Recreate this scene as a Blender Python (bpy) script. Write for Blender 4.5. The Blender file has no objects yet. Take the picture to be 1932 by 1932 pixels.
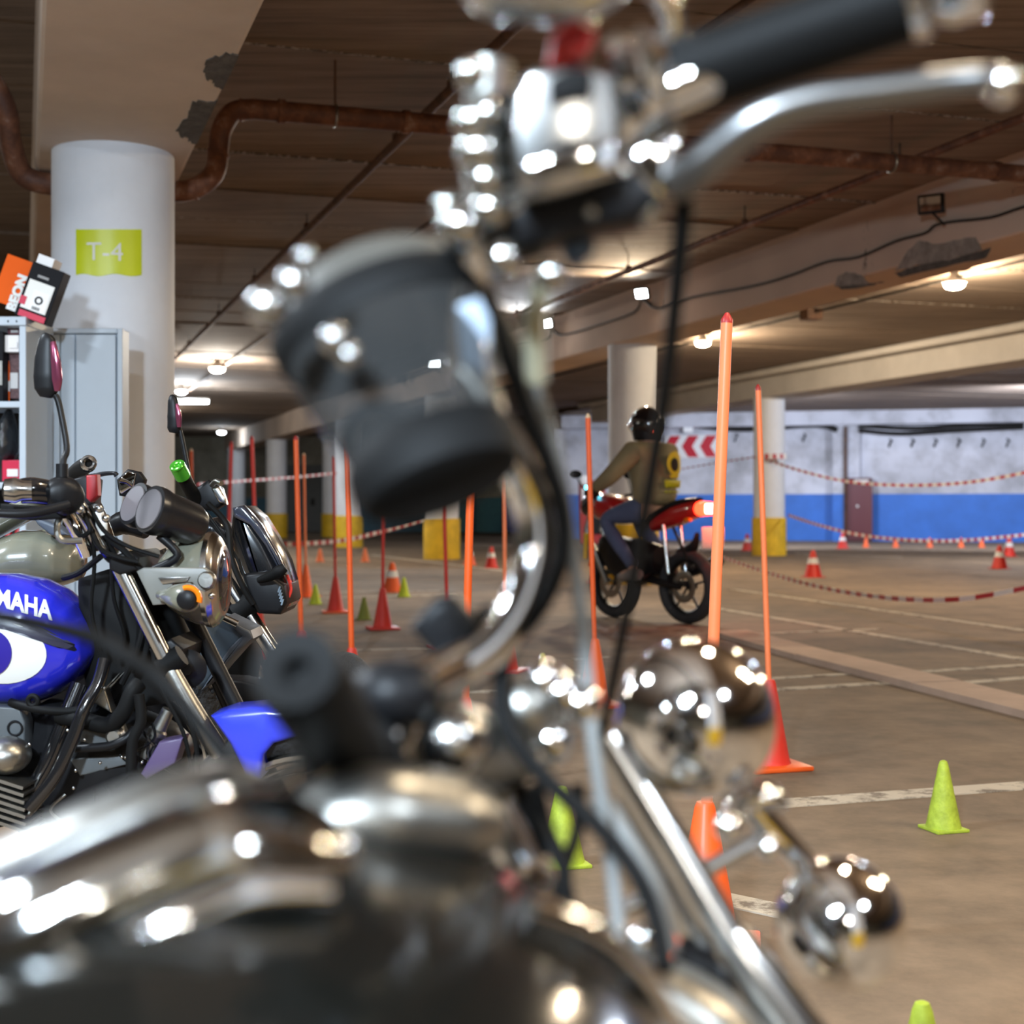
import bpy, bmesh, math, random
from mathutils import Vector, Matrix
random.seed(7)
R = math.radians
S = bpy.context.scene
COL = S.collection
F = 2700.0; HZ = 955.0; CX = 966.0; EYE = 0.95          # focal length in pixels, horizon row, eye height

# ------------------------------------------------------------------ camera, world, exposure
cam = bpy.data.cameras.new('camera'); camo = bpy.data.objects.new('camera', cam); COL.objects.link(camo)
cam.sensor_width = 36; cam.lens = F / 1932 * 36; cam.shift_y = -11 / 1932
cam.clip_start = 0.05; cam.clip_end = 300
camo.location = (0, 0, EYE); camo.rotation_euler = (R(90), 0, 0)
cam.dof.use_dof = True; cam.dof.focus_distance = 3.3; cam.dof.aperture_fstop = 4.4; cam.dof.aperture_blades = 0
S.camera = camo
w = bpy.data.worlds.new('world'); S.world = w; w.use_nodes = True
w.node_tree.nodes['Background'].inputs[0].default_value = (0.75, 0.80, 0.95, 1)
w.node_tree.nodes['Background'].inputs[1].default_value = 0.03
S.view_settings.view_transform = 'Standard'; S.view_settings.look = 'None'
S.view_settings.exposure = 0.65; S.view_settings.gamma = 1; S.view_settings.use_curve_mapping = False
S.cycles.use_denoising = True; S.cycles.max_bounces = 8; S.cycles.glossy_bounces = 5
S.cycles.sample_clamp_indirect = 6; S.cycles.caustics_reflective = False; S.cycles.caustics_refractive = False

def light(name, typ, loc, power, col, size=0.2, rot=None, spot=None, blend=0.6):
    l = bpy.data.lights.new(name, typ); l.energy = power; l.color = col
    if typ == 'AREA': l.shape = 'DISK'; l.size = size
    elif typ in ('POINT', 'SPOT'): l.shadow_soft_size = size
    if typ == 'SPOT': l.spot_size = R(spot); l.spot_blend = blend
    o = bpy.data.objects.new(name, l); COL.objects.link(o); o.location = loc
    if rot is not None: o.rotation_euler = rot
    return o
def aim(o, target):
    d = Vector(target) - o.location; o.rotation_euler = d.to_track_quat('-Z', 'Y').to_euler()
COOL = (0.80, 0.90, 1.0); WARM = (1.0, 0.80, 0.55); NEUT = (1.0, 0.93, 0.82)

# ------------------------------------------------------------------ coordinates
def P(px, py, D): return Vector(((px - CX) / F * D, D, EYE + (HZ - py) / F * D))
def PZ(px, py, z): return P(px, py, (z - EYE) * F / (HZ - py))
def G(px, py, z=0.0): return PZ(px, py, z)
AV = 18.85
VH = Vector((math.cos(R(AV)), math.sin(R(AV)), 0)); UH = Vector((-math.sin(R(AV)), math.cos(R(AV)), 0))
def W(v, u, z): return VH * v + UH * u + Vector((0, 0, z))

# ------------------------------------------------------------------ materials
MATS = {}
def nodes_of(m):
    m.use_nodes = True; nt = m.node_tree; return nt, nt.nodes['Principled BSDF']
def mat(name, col, rough=0.5, metal=0.0, coat=0.0, bump=0.0, bscale=40.0, var=0.0, vscale=6.0, emit=None, es=0.0, alpha=1.0, trans=0.0, streak=None, spec=None):
    if name in MATS: return MATS[name]
    m = bpy.data.materials.new(name); nt, b = nodes_of(m); L = nt.links
    c = tuple(col) + (1,)
    b.inputs['Base Color'].default_value = c; b.inputs['Roughness'].default_value = rough
    b.inputs['Metallic'].default_value = metal; b.inputs['Coat Weight'].default_value = coat
    b.inputs['Coat Roughness'].default_value = 0.06
    if spec is not None: b.inputs['Specular IOR Level'].default_value = spec
    if alpha < 1: b.inputs['Alpha'].default_value = alpha
    if trans: b.inputs['Transmission Weight'].default_value = trans
    if emit: b.inputs['Emission Color'].default_value = tuple(emit) + (1,); b.inputs['Emission Strength'].default_value = es
    tc = nt.nodes.new('ShaderNodeTexCoord'); src = tc.outputs['Object']
    if streak:
        mp = nt.nodes.new('ShaderNodeMapping'); mp.inputs['Scale'].default_value = streak[0]
        mp.inputs['Rotation'].default_value = (0, 0, streak[1]); L.new(src, mp.inputs[0]); src = mp.outputs[0]
    if var:
        n = nt.nodes.new('ShaderNodeTexNoise'); n.inputs['Scale'].default_value = vscale; n.inputs['Detail'].default_value = 8
        n.inputs['Roughness'].default_value = 0.65; L.new(src, n.inputs['Vector'])
        r = nt.nodes.new('ShaderNodeMapRange'); r.inputs['From Min'].default_value = 0.3; r.inputs['From Max'].default_value = 0.7
        r.inputs['To Min'].default_value = 1 - var; r.inputs['To Max'].default_value = 1 + var; L.new(n.outputs['Fac'], r.inputs['Value'])
        mx = nt.nodes.new('ShaderNodeMix'); mx.data_type = 'RGBA'; mx.blend_type = 'MULTIPLY'; mx.inputs['Factor'].default_value = 1
        mx.inputs['A'].default_value = c; L.new(r.outputs[0], mx.inputs['B']); L.new(mx.outputs['Result'], b.inputs['Base Color'])
    if bump:
        n2 = nt.nodes.new('ShaderNodeTexNoise'); n2.inputs['Scale'].default_value = bscale; n2.inputs['Detail'].default_value = 6
        L.new(src, n2.inputs['Vector'])
        bp = nt.nodes.new('ShaderNodeBump'); bp.inputs['Strength'].default_value = bump; bp.inputs['Distance'].default_value = 0.02
        L.new(n2.outputs['Fac'], bp.inputs['Height']); L.new(bp.outputs[0], b.inputs['Normal'])
    MATS[name] = m; return m
def mat2(name, a, c, scale, lo, hi, rough=0.8, streak=None, detail=8, bump=0.3, metal=0.0, third=None):
    """two colours mixed by a thresholded noise: stains, wear, rust"""
    if name in MATS: return MATS[name]
    m = bpy.data.materials.new(name); nt, b = nodes_of(m); L = nt.links
    b.inputs['Roughness'].default_value = rough; b.inputs['Metallic'].default_value = metal
    tc = nt.nodes.new('ShaderNodeTexCoord'); src = tc.outputs['Object']
    if streak:
        mp = nt.nodes.new('ShaderNodeMapping'); mp.inputs['Scale'].default_value = streak[0]; mp.inputs['Rotation'].default_value = (0, 0, streak[1])
        L.new(src, mp.inputs[0]); src = mp.outputs[0]
    n = nt.nodes.new('ShaderNodeTexNoise'); n.inputs['Scale'].default_value = scale; n.inputs['Detail'].default_value = detail
    n.inputs['Roughness'].default_value = 0.7; L.new(src, n.inputs['Vector'])
    r = nt.nodes.new('ShaderNodeValToRGB'); r.color_ramp.elements[0].position = lo; r.color_ramp.elements[1].position = hi
    r.color_ramp.elements[0].color = tuple(a) + (1,); r.color_ramp.elements[1].color = tuple(c) + (1,)
    if third: e = r.color_ramp.elements.new(third[0]); e.color = tuple(third[1]) + (1,)
    L.new(n.outputs['Fac'], r.inputs[0]); 
    n3 = nt.nodes.new('ShaderNodeTexNoise'); n3.inputs['Scale'].default_value = 0.6; n3.inputs['Detail'].default_value = 3
    L.new(tc.outputs['Object'], n3.inputs['Vector'])
    rr = nt.nodes.new('ShaderNodeMapRange'); rr.inputs['From Min'].default_value = 0.3; rr.inputs['From Max'].default_value = 0.7
    rr.inputs['To Min'].default_value = 0.8; rr.inputs['To Max'].default_value = 1.15; L.new(n3.outputs['Fac'], rr.inputs['Value'])
    mx = nt.nodes.new('ShaderNodeMix'); mx.data_type = 'RGBA'; mx.blend_type = 'MULTIPLY'; mx.inputs['Factor'].default_value = 1
    L.new(r.outputs[0], mx.inputs['A']); L.new(rr.outputs[0], mx.inputs['B']); L.new(mx.outputs['Result'], b.inputs['Base Color'])
    bp = nt.nodes.new('ShaderNodeBump'); bp.inputs['Strength'].default_value = bump; bp.inputs['Distance'].default_value = 0.01
    L.new(n.outputs['Fac'], bp.inputs['Height']); L.new(bp.outputs[0], b.inputs['Normal'])
    MATS[name] = m; return m

m_ceil = mat2('board_marked_concrete', (0.15, 0.105, 0.075), (0.34, 0.26, 0.20), 1.4, 0.32, 0.68, 0.9, ((0.5, 7.0, 1.0), -R(AV)), 10, 0.5)
m_dark = mat('joint_dark', (0.03, 0.025, 0.02), 0.95, var=.2)
m_beam = mat('painted_beam', (0.64, 0.53, 0.44), 0.85, bump=.25, bscale=4, var=.10, vscale=1.2)
m_beam_side = mat2('peeling_beam_side', (0.10, 0.08, 0.06), (0.60, 0.48, 0.39), 3.2, 0.30, 0.345, 0.85, ((1, 1, .45), 0), 12, .4)
m_beam_far = mat('painted_far_beam', (0.62, 0.60, 0.58), 0.85, var=.1, vscale=1.5)
m_scar = mat('bare_concrete_scar', (0.10, 0.09, 0.08), 0.95, bump=.8, bscale=30, var=.45, vscale=14)
m_scar_l = mat('pale_concrete_scar', (0.30, 0.27, 0.24), 0.95, bump=.8, bscale=30, var=.4, vscale=10)
m_col = mat('white_column_paint', (0.78, 0.81, 0.86), 0.7, bump=.12, bscale=9, var=.05, vscale=3)
m_yel = mat('yellow_column_paint', (0.78, 0.50, 0.02), 0.6, var=.22, vscale=5)
m_floor = mat2('worn_asphalt', (0.15, 0.108, 0.070), (0.29, 0.208, 0.135), 2.6, 0.34, 0.66, 0.85, None, 12, .35)
m_line = mat2('worn_line_paint', (0.22, 0.18, 0.14), (0.62, 0.55, 0.44), 9.0, 0.40, 0.50, 0.8, None, 12, .2)
m_kerb = mat2('kerb_concrete', (0.50, 0.36, 0.27), (0.64, 0.47, 0.36), 4, .3, .7, .85)
m_wallw = mat2('whitewashed_wall', (0.40, 0.40, 0.43), (0.62, 0.63, 0.70), 1.2, .32, .55, .85)
m_wallb = mat('blue_dado_paint', (0.035, 0.17, 0.62), 0.6, var=.15, vscale=1.5)
m_wallo = mat2('drab_wall', (0.16, 0.145, 0.11), (0.30, 0.28, 0.22), 1.1, .3, .6, .9)
m_teal = mat('dull_teal_dado', (0.07, 0.16, 0.22), 0.7, var=.2)
m_teal2 = mat('pale_teal_dado', (0.12, 0.33, 0.38), 0.7, var=.15)
m_cream = mat('cream_paint', (0.55, 0.50, 0.36), 0.8, var=.1)
m_gray_door = mat('grey_gate_paint', (0.11, 0.115, 0.11), 0.7, var=.15)
m_rust = mat2('rusty_pipe', (0.10, 0.035, 0.018), (0.36, 0.26, 0.21), 7, .42, .72, .6, None, 10, .4, third=(.56, (0.20, 0.075, 0.035)))
m_rustd = mat2('dark_rusty_pipe', (0.05, 0.03, 0.02), (0.19, 0.09, 0.05), 8, .3, .7, .7)
m_wire = mat('black_cable', (0.012, 0.011, 0.010), 0.6, spec=.3)
m_hose = mat('grey_braided_hose', (0.20, 0.205, 0.20), 0.5)
m_chromed = mat('dim_chrome', (0.50, 0.50, 0.48), 0.10, 1.0)
m_chrome = mat('chrome', (0.80, 0.80, 0.80), 0.07, 1.0)
m_chrome2 = mat('brushed_chrome', (0.50, 0.50, 0.49), 0.20, 1.0)
m_satin = mat('satin_aluminium', (0.34, 0.335, 0.31), 0.36, 1.0, bump=.05)
m_black = mat('black_rubber', (0.006, 0.006, 0.006), 0.6, spec=.12)
m_blackg = mat('black_gloss', (0.008, 0.008, 0.009), 0.15, coat=1.0)
m_blackp = mat('black_plastic', (0.009, 0.009, 0.010), 0.42, spec=.2)
m_tyre = mat('tyre_rubber', (0.025, 0.026, 0.028), 0.75, bump=.5, bscale=60)
m_red = mat('red_plastic', (0.65, 0.03, 0.02), 0.35)
m_redp = mat('red_panel', (0.33, 0.015, 0.02), 0.4)
m_blue = mat('blue_tank_paint', (0.02, 0.025, 0.52), 0.22, coat=1.0)
m_bluef = mat('blue_fender_paint', (0.035, 0.06, 0.75), 0.3, coat=.6)
m_white = mat('white_print', (0.78, 0.78, 0.74), 0.4)
m_olive = mat('olive_grey_paint', (0.17, 0.17, 0.13), 0.25, coat=1.0)
m_gb = mat('grey_blue_plastic', (0.13, 0.18, 0.23), 0.4)
m_amber = mat('amber_lens', (0.80, 0.20, 0.008), 0.15)
m_green = mat('green_anodised', (0.10, 0.55, 0.05), 0.25, 0.7)
m_glass = mat('dark_glass', (0.02, 0.02, 0.025), 0.05, spec=.8)
m_mir = mat('mirror_glass', (0.75, 0.78, 0.8), 0.03, 1.0)
m_cab = mat('pale_blue_steel', (0.46, 0.53, 0.60), 0.45, var=.03)
m_org = mat('orange_plastic', (0.90, 0.13, 0.02), 0.4, var=.08, vscale=4)
m_orgl = mat('pale_orange_plastic', (0.98, 0.26, 0.10), 0.4, var=.06, vscale=4)
m_redc = mat('red_cone_plastic', (0.72, 0.04, 0.025), 0.45, var=.1, vscale=6)
m_lime = mat('lime_plastic', (0.42, 0.55, 0.05), 0.6, bump=.3, bscale=30, var=.25, vscale=25)
m_limey = mat('yellow_green_plastic', (0.62, 0.78, 0.04), 0.5, var=.1)
m_oliveg = mat('faded_olive_plastic', (0.22, 0.27, 0.04), 0.6, var=.1)
m_pale = mat('pale_yellow_plastic', (0.66, 0.64, 0.22), 0.5, var=.08)
m_reflw = mat('white_band', (0.85, 0.85, 0.85), 0.5)
m_cream_tip = mat('cream_tip', (0.85, 0.62, 0.40), 0.5)
m_redtip = mat('dark_red_tip', (0.40, 0.02, 0.02), 0.4)

# ------------------------------------------------------------------ mesh helpers
class MB:
    def __init__(s): s.bm = bmesh.new()
    def box(s, c, size, rz=0.0, rot=None, bevel=0.0):
        M = Matrix.Translation(Vector(c)) @ (rot.to_4x4() if rot is not None else Matrix.Rotation(rz, 4, 'Z')) @ Matrix.Diagonal((size[0], size[1], size[2], 1))
        r = bmesh.ops.create_cube(s.bm, size=1, matrix=M)
        if bevel: 
            es = list({e for v in r['verts'] for e in v.link_edges})
            bmesh.ops.bevel(s.bm, geom=es, offset=bevel, segments=2, affect='EDGES', profile=0.5)
        return s
    def ring(s, pts): return [s.bm.verts.new(p) for p in pts]
    def skin(s, rings, caps=True, closed=False):
        n = len(rings[0]); k = len(rings)
        for i in range(k if closed else k - 1):
            a, b = rings[i], rings[(i + 1) % k]
            for j in range(n):
                try: s.bm.faces.new((a[j], a[(j + 1) % n], b[(j + 1) % n], b[j]))
                except ValueError: pass
        if caps and not closed:
            try: s.bm.faces.new(rings[0][::-1]); s.bm.faces.new(rings[-1])
            except ValueError: pass
        return s
    def tube(s, pts, r, seg=12, smooth=0, caps=True):
        pts = [Vector(p) for p in pts]; rs = list(r) if isinstance(r, (list, tuple)) else [r] * len(pts)
        if smooth: pts, rs = catmull(pts, rs, smooth)
        prev = None; rings = []
        for i, p in enumerate(pts):
            t = (pts[min(i + 1, len(pts) - 1)] - pts[max(i - 1, 0)]).normalized()
            if prev is None:
                a = Vector((0, 0, 1)) if abs(t.z) < .9 else Vector((1, 0, 0)); prev = t.cross(a).normalized()
            prev = (prev - t * prev.dot(t)).normalized(); bn = t.cross(prev)
            rings.append(s.ring([p + (prev * math.cos(2 * math.pi * j / seg) + bn * math.sin(2 * math.pi * j / seg)) * rs[i] for j in range(seg)]))
        return s.skin(rings, caps)
    def lathe(s, a, axis, prof, seg=24, caps=True):
        """prof = [(distance along axis, radius)]"""
        a = Vector(a); t = Vector(axis).normalized(); q = Vector((0, 0, 1)) if abs(t.z) < .9 else Vector((1, 0, 0))
        e = t.cross(q).normalized(); f = t.cross(e)
        rings = [s.ring([a + t * h + (e * math.cos(2 * math.pi * j / seg) + f * math.sin(2 * math.pi * j / seg)) * max(r, 1e-5) for j in range(seg)]) for h, r in prof]
        return s.skin(rings, caps)
    def ell(s, c, rad, rot=None, u=20, v=12):
        M = Matrix.Translation(Vector(c)) @ (rot.to_4x4() if rot is not None else Matrix.Identity(4)) @ Matrix.Diagonal((rad[0], rad[1], rad[2], 1))
        bmesh.ops.create_uvsphere(s.bm, u_segments=u, v_segments=v, radius=1, matrix=M); return s
    def torus(s, c, axis, Rr, r, seg=40, ts=10, a0=0.0, a1=360.0):
        c = Vector(c); t = Vector(axis).normalized(); q = Vector((0, 0, 1)) if abs(t.z) < .9 else Vector((1, 0, 0))
        e = t.cross(q).normalized(); f = t.cross(e); full = abs(a1 - a0) >= 360; rings = []
        rr = r if isinstance(r, tuple) else (r, r)
        for i in range(seg if full else seg + 1):
            th = R(a0 + (a1 - a0) * i / seg); d = e * math.cos(th) + f * math.sin(th)
            rings.append(s.ring([c + d * (Rr + rr[0] * math.cos(2 * math.pi * j / ts)) + t * rr[1] * math.sin(2 * math.pi * j / ts) for j in range(ts)]))
        return s.skin(rings, True, full)
    def prism(s, poly, D, th, bevel=0.0):
        """poly in picture pixels at depth D, thickness th going away from the viewer (a real extruded plate)"""
        f = s.bm.faces.new([s.bm.verts.new(P(x, y, D)) for x, y in poly])
        r = bmesh.ops.extrude_face_region(s.bm, geom=[f]); vs = [g for g in r['geom'] if isinstance(g, bmesh.types.BMVert)]
        bmesh.ops.translate(s.bm, verts=vs, vec=(0, th, 0))
        if bevel:
            fs = [g for g in r['geom'] if isinstance(g, bmesh.types.BMFace)] + [f]
            es = list({e for ff in fs if ff.is_valid for e in ff.edges})
            bmesh.ops.bevel(s.bm, geom=es, offset=bevel, segments=3, affect='EDGES', profile=0.5)
        return s
    def flat(s, pts, th):
        """polygon of world points extruded by vector th"""
        f = s.bm.faces.new([s.bm.verts.new(p) for p in pts])
        r = bmesh.ops.extrude_face_region(s.bm, geom=[f]); vs = [g for g in r['geom'] if isinstance(g, bmesh.types.BMVert)]
        bmesh.ops.translate(s.bm, verts=vs, vec=th); return s
    def blade(s, st, n=2.0, seg=24, smooth=4):
        """st = [(px, py, D, half width in px, half depth in m)]: a solid of super-elliptic sections along a bent axis"""
        pts = [P(a, b, d) for a, b, d, _, _ in st]; r1 = [h * d / F for _, _, d, h, _ in st]; r2 = [q[4] for q in st]
        if smooth:
            p2, r1b = catmull(pts, r1, smooth); _, r2 = catmull(pts, r2, smooth); pts, r1 = p2, r1b
        rings = []
        for i, p in enumerate(pts):
            t = (pts[min(i + 1, len(pts) - 1)] - pts[max(i - 1, 0)]).normalized()
            dy = Vector((0, 1, 0)); dy = (dy - t * dy.dot(t)).normalized(); e = t.cross(dy).normalized(); ring = []
            for j in range(seg):
                a = 2 * math.pi * j / seg; c_, s_ = math.cos(a), math.sin(a)
                ring.append(p + e * math.copysign(abs(c_) ** (2 / n), c_) * r1[i] + dy * math.copysign(abs(s_) ** (2 / n), s_) * r2[i])
            rings.append(s.ring(ring))
        return s.skin(rings)
    def build(s, name, m, parent=None, smooth=True, angle=40):
        bmesh.ops.recalc_face_normals(s.bm, faces=s.bm.faces)
        me = bpy.data.meshes.new(name); 
        if parent is not None:
            top = parent; off = Vector(parent.location)
            while top.parent is not None: top = top.parent; off += Vector(top.location)
            bmesh.ops.translate(s.bm, verts=s.bm.verts, vec=-off)
        if smooth:
            for f in s.bm.faces: f.smooth = True
            for e in s.bm.edges:
                if len(e.link_faces) == 2 and e.calc_face_angle(0) > R(angle): e.smooth = False
        s.bm.to_mesh(me); s.bm.free(); me.materials.append(m)
        o = bpy.data.objects.new(name, me); COL.objects.link(o)
        if parent is not None: o.parent = parent
        return o
def catmull(pts, rs, k):
    op, orr = [], []; n = len(pts)
    for i in range(n - 1):
        p0, p1, p2, p3 = pts[max(i - 1, 0)], pts[i], pts[i + 1], pts[min(i + 2, n - 1)]
        for j in range(k):
            t = j / k
            op.append(0.5 * ((2 * p1) + (p2 - p0) * t + (2 * p0 - 5 * p1 + 4 * p2 - p3) * t * t + (3 * p1 - p0 - 3 * p2 + p3) * t ** 3))
            orr.append(rs[i] + (rs[i + 1] - rs[i]) * t)
    op.append(pts[-1]); orr.append(rs[-1]); return op, orr
def tag(o, label, cat, group=None):
    o['label'] = label; o['category'] = cat
    if group: o['group'] = group
    return o
def empty(name, loc, label=None, cat=None, group=None, rz=0):
    o = bpy.data.objects.new(name, None); COL.objects.link(o); o.location = loc; o.rotation_euler = (0, 0, rz)
    o.empty_display_size = .1
    if label: tag(o, label, cat, group)
    return o
def struct(o): o['kind'] = 'structure'; return o
def tb(name, pts, r, m, parent, seg=12, smooth=5):
    """a bent tube through picture points (px, py, D)"""
    return MB().tube([P(*p) for p in pts], r, seg, smooth).build(name, m, parent)
def text(body, size, loc, rot, m, name, parent, ext=0.001, bold=0.0, sx=1.0):
    c = bpy.data.curves.new(name, 'FONT'); c.body = body; c.size = size; c.extrude = ext; c.offset = bold; c.align_x = 'CENTER'; c.align_y = 'CENTER'
    c.resolution_u = 3
    t = bpy.data.objects.new(name, c); COL.objects.link(t); dg = bpy.context.evaluated_depsgraph_get()
    me = bpy.data.meshes.new_from_object(t.evaluated_get(dg)); bpy.data.objects.remove(t)
    o = bpy.data.objects.new(name, me); COL.objects.link(o); me.materials.clear(); me.materials.append(m)
    off = Vector((0, 0, 0)); q = parent
    while q is not None: off += Vector(q.location); q = q.parent
    o.scale = (sx, 1, 1)
    o.parent = parent; o.location = Vector(loc) - off; o.rotation_euler = rot; return o

# ================================================================== the setting
fl = struct(MB().box((0, 22, -0.1), (90, 110, 0.2)).build('floor', m_floor, None, False))
def line(a, b, wpx, th=0.004):
    A, B = G(*a), G(*b); d = (B - A).normalized(); n = Vector((-d.y, d.x, 0)); wd = wpx
    o = MB().flat([A - n * wd / 2, B - n * wd / 2, B + n * wd / 2, A + n * wd / 2], (0, 0, th)).build('painted_line', m_line, fl, False)
    return o
for a, b, wd in [((1380, 1524), (2150, 1467), .115), ((1330, 1690), (1530, 1733), .10), ((1455, 1302), (1720, 1286), .09), ((1450, 1281), (1600, 1272), .07),
                 ((1740, 1268), (2000, 1251), .09), ((1780, 1292), (2000, 1274), .09), ((1300, 1140), (2050, 1264), .10), ((1380, 1198), (1660, 1187), .07),
                 ((540, 1119), (830, 1115), .09), ((540, 1131), (860, 1122), .09), ((670, 1227), (900, 1222), .06), ((860, 1306), (1130, 1302), .08),
                 ((700, 1047), (960, 1078), .14), ((1380, 1112), (1932, 1190), .09), ((1500, 1044), (1700, 1052), .12), ((1620, 1035), (1900, 1041), .12),
                 ((1080, 1245), (1150, 1240), .06)]:
    line(a, b, wd)
# low raised kerb crossing the floor on the right, two lengths with a joint between them
kb = struct(empty('trim_1', (0, 0, 0)))
pts = [G(1340, 1199), G(1500, 1245), G(1720, 1301), G(2080, 1394)]
wdt = UH.cross(Vector((0, 0, 1)))
for i in range(3):
    A, B = pts[i], pts[i + 1]; g = (B - A).normalized() * 0.006; n = Vector((.95, .30, 0)) * .30; dz = .003 * (i % 2)
    MB().flat([A + g, B - g, B - g + n, A + g + n], (0, 0, 0.035 + dz)).build('kerb_length', m_kerb, kb, False)

# ceiling: precast planks with board marks between the beams, each its own piece
SLAB = 3.52
m_joint = mat2('broken_joint_filler', (.10, .075, .055), (.62, .56, .50), 11.0, .50, .56, .9, ((1.5, 6, 1), -R(AV)), 12, .3)
ce = struct(empty('ceiling', (0, 0, SLAB)))
MB().box(W(8, 24, SLAB + .24), (60, 84, .2), R(AV)).build('slab', m_dark, ce, False)
bays = [(-14, .06), (.80, 6.84), (7.46, 13.33), (14.1, 34)]
for bi, (v0, v1) in enumerate(bays):
    k = 0; u = -12.0
    while u < 62:
        wd = 1.25 if u < 34 else 2.5
        dz = random.uniform(-.012, .012); L0 = v1 - v0
        MB().box(W((v0 + v1) / 2, u + wd / 2, SLAB + .07 + dz), (L0, wd - .022, .14), R(AV)).build('ceiling_plank', m_ceil, ce, False)
        if bi in (1, 2) and u < 20 and k % 2 == 0:
            MB().box(W((v0 + v1) / 2, u, SLAB + .004), (L0, .03, .01), R(AV)).build('joint_filler', m_joint, ce, False)
        u += wd; k += 1
def jag(poly, amp=4, k=5):
    out = []; rnd = random.Random(3)
    for i in range(len(poly)):
        (x0, y0), (x1, y1) = poly[i], poly[(i + 1) % len(poly)]
        for j in range(k): t = j / k; out.append((x0 + (x1 - x0) * t + rnd.uniform(-amp, amp), y0 + (y1 - y0) * t + rnd.uniform(-amp, amp)))
    return out
# beams: T-4 row, the long middle beam, the far beam
def beam(n, v0, v1, z, m, u0=-12, u1=60, rb=.02):
    b = MB().box(W((v0 + v1) / 2, (u0 + u1) / 2, (z + SLAB + .1) / 2), (v1 - v0, u1 - u0, SLAB + .1 - z), R(AV), bevel=rb).build('beam', m, None, False)
    b['kind'] = 'structure'; return b
b0 = beam(0, .058, .804, 2.72, m_beam); b1 = beam(1, 6.84, 7.46, 2.93, m_beam_side, u1=52); b2 = beam(2, 13.33, 14.1, 3.02, m_beam_far, u1=33)
b2b = beam(3, 13.31, 13.34, 3.36, m_beam_far, u1=33, rb=0.0)
for pts_, par in [([(385, 135), (392, 112), (425, 103), (462, 108), (470, 112), (440, 165), (415, 170), (405, 158), (390, 150)], b0),
             ([(333, 247), (350, 225), (362, 195), (395, 190), (420, 193), (400, 230), (382, 272), (360, 268), (342, 258)], b0)]:
    w_ = [PZ(x, y, 2.716) for x, y in jag(pts_, 3.5, 5)]
    w_ = [p - VH * max(0, p.dot(VH) - .800) for p in w_]
    # clip to the beam's own underside
    MB().flat(w_, (0, 0, .006)).build('bare_patch', m_scar, par, False)
def on_face(px, py, V):      # a point on the upright plane v = V seen at (px, py)
    D = 2700 * 1.0566 * V / (px - 45); return P(px, py, D)
for poly, m in [([(1690, 512), (1715, 472), (1735, 452), (1765, 462), (1800, 452), (1840, 448), (1853, 470), (1790, 492), (1730, 500)], m_scar_l),
                ([(1575, 540), (1583, 520), (1600, 512), (1625, 520), (1640, 535), (1600, 541)], m_scar_l),
                ([(1688, 516), (1735, 500), (1790, 490), (1870, 468), (1860, 486), (1780, 505), (1700, 522)], m_scar),
                ([(1575, 541), (1640, 535), (1670, 531), (1640, 541), (1590, 545)], m_scar)]:
    MB().flat([on_face(x, y, 6.84) - VH * .004 for x, y in jag(poly, 1.6, 4)], VH * .006).build('peeled_patch', m, b1, False)
# columns
def column(v, u, top, r=.30, yel=True, lab=''):
    e = struct(empty('column', W(v, u, 0)))
    c = W(v, u, 0)
    MB().lathe(c, (0, 0, 1), [(0, r), (top, r)], 48).build('shaft', m_col, e)
    if yel: MB().lathe(c, (0, 0, 1), [(0, r + .03), (.70, r + .03), (.73, r + .025), (.73, r)], 48).build('painted_base', m_yel, e)
    return e
c0 = column(.43, 7.48, 2.73); column(.43, 16, 2.73); column(.43, 24.5, 2.73); column(.43, 33, 2.73)
column(7.13, 16.27, 2.94); column(7.13, 24.8, 2.94); column(7.13, 32.6, 2.94); column(7.13, 42.6, 2.94)
column(13.6, 24.5, 3.03); column(13.6, 31.6, 3.03)
e = W(7.13, 42.6, 0)
cx = P(627, 955, 44); q = struct(empty('column', (cx.x, cx.y, 0)))
MB().lathe((cx.x, cx.y, 0), (0, 0, 1), [(0, .3), (3.0, .3)], 32).build('shaft', m_col, q)
MB().lathe((cx.x, cx.y, 0), (0, 0, 1), [(0, .33), (.72, .33), (.72, .3)], 32).build('painted_base', m_yel, q)
cx = P(446, 955, 50); q = struct(empty('column', (cx.x, cx.y, 0)))
MB().lathe((cx.x, cx.y, 0), (0, 0, 1), [(0, .3), (3.0, .3)], 32).build('shaft', m_col, q)
# yellow T-4 plate wrapped round the near column
def wrap(c, r, px0, px1, py0, py1, m, name, parent, lift=.004, D=None, wav=0.0):
    n = 14; mb = MB(); rows = []
    for yy in (py0, py1):
        row = []; row2 = []
        for i in range(n + 1):
            px = px0 + (px1 - px0) * i / n
            x = (px - CX) / F * (c.y - r); dx = max(-r * .98, min(r * .98, x - c.x)); y = c.y - math.sqrt(r * r - dx * dx)
            z = EYE + (HZ - yy) / F * y + (wav * math.sin(i * .9) if yy == py1 else 0)
            nrm = (Vector((c.x + dx, y, 0)) - Vector((c.x, c.y, 0))).normalized()
            b = Vector((c.x + dx, y, z)); row.append(b + nrm * lift); row2.append(b + nrm * .0005)
        rows.append((row, row2))
    ring = [mb.ring([rows[0][0][i], rows[0][1][i], rows[1][1][i], rows[1][0][i]]) for i in range(n + 1)]
    return mb.skin(ring).build(name, m, parent)
cc = W(.43, 7.48, 0)
m_plate = mat('acid_yellow_vinyl', (0.62, 0.70, 0.01), 0.35, var=.05)
pl = empty('column_plate', (cc.x, cc.y - .3, 2.0), 'acid yellow plate reading T-4 stuck on the nearest white column', 'sign')
wrap(cc, .30, 142, 259, 433, 519, m_plate, 'plate', pl, wav=.006)
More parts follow.
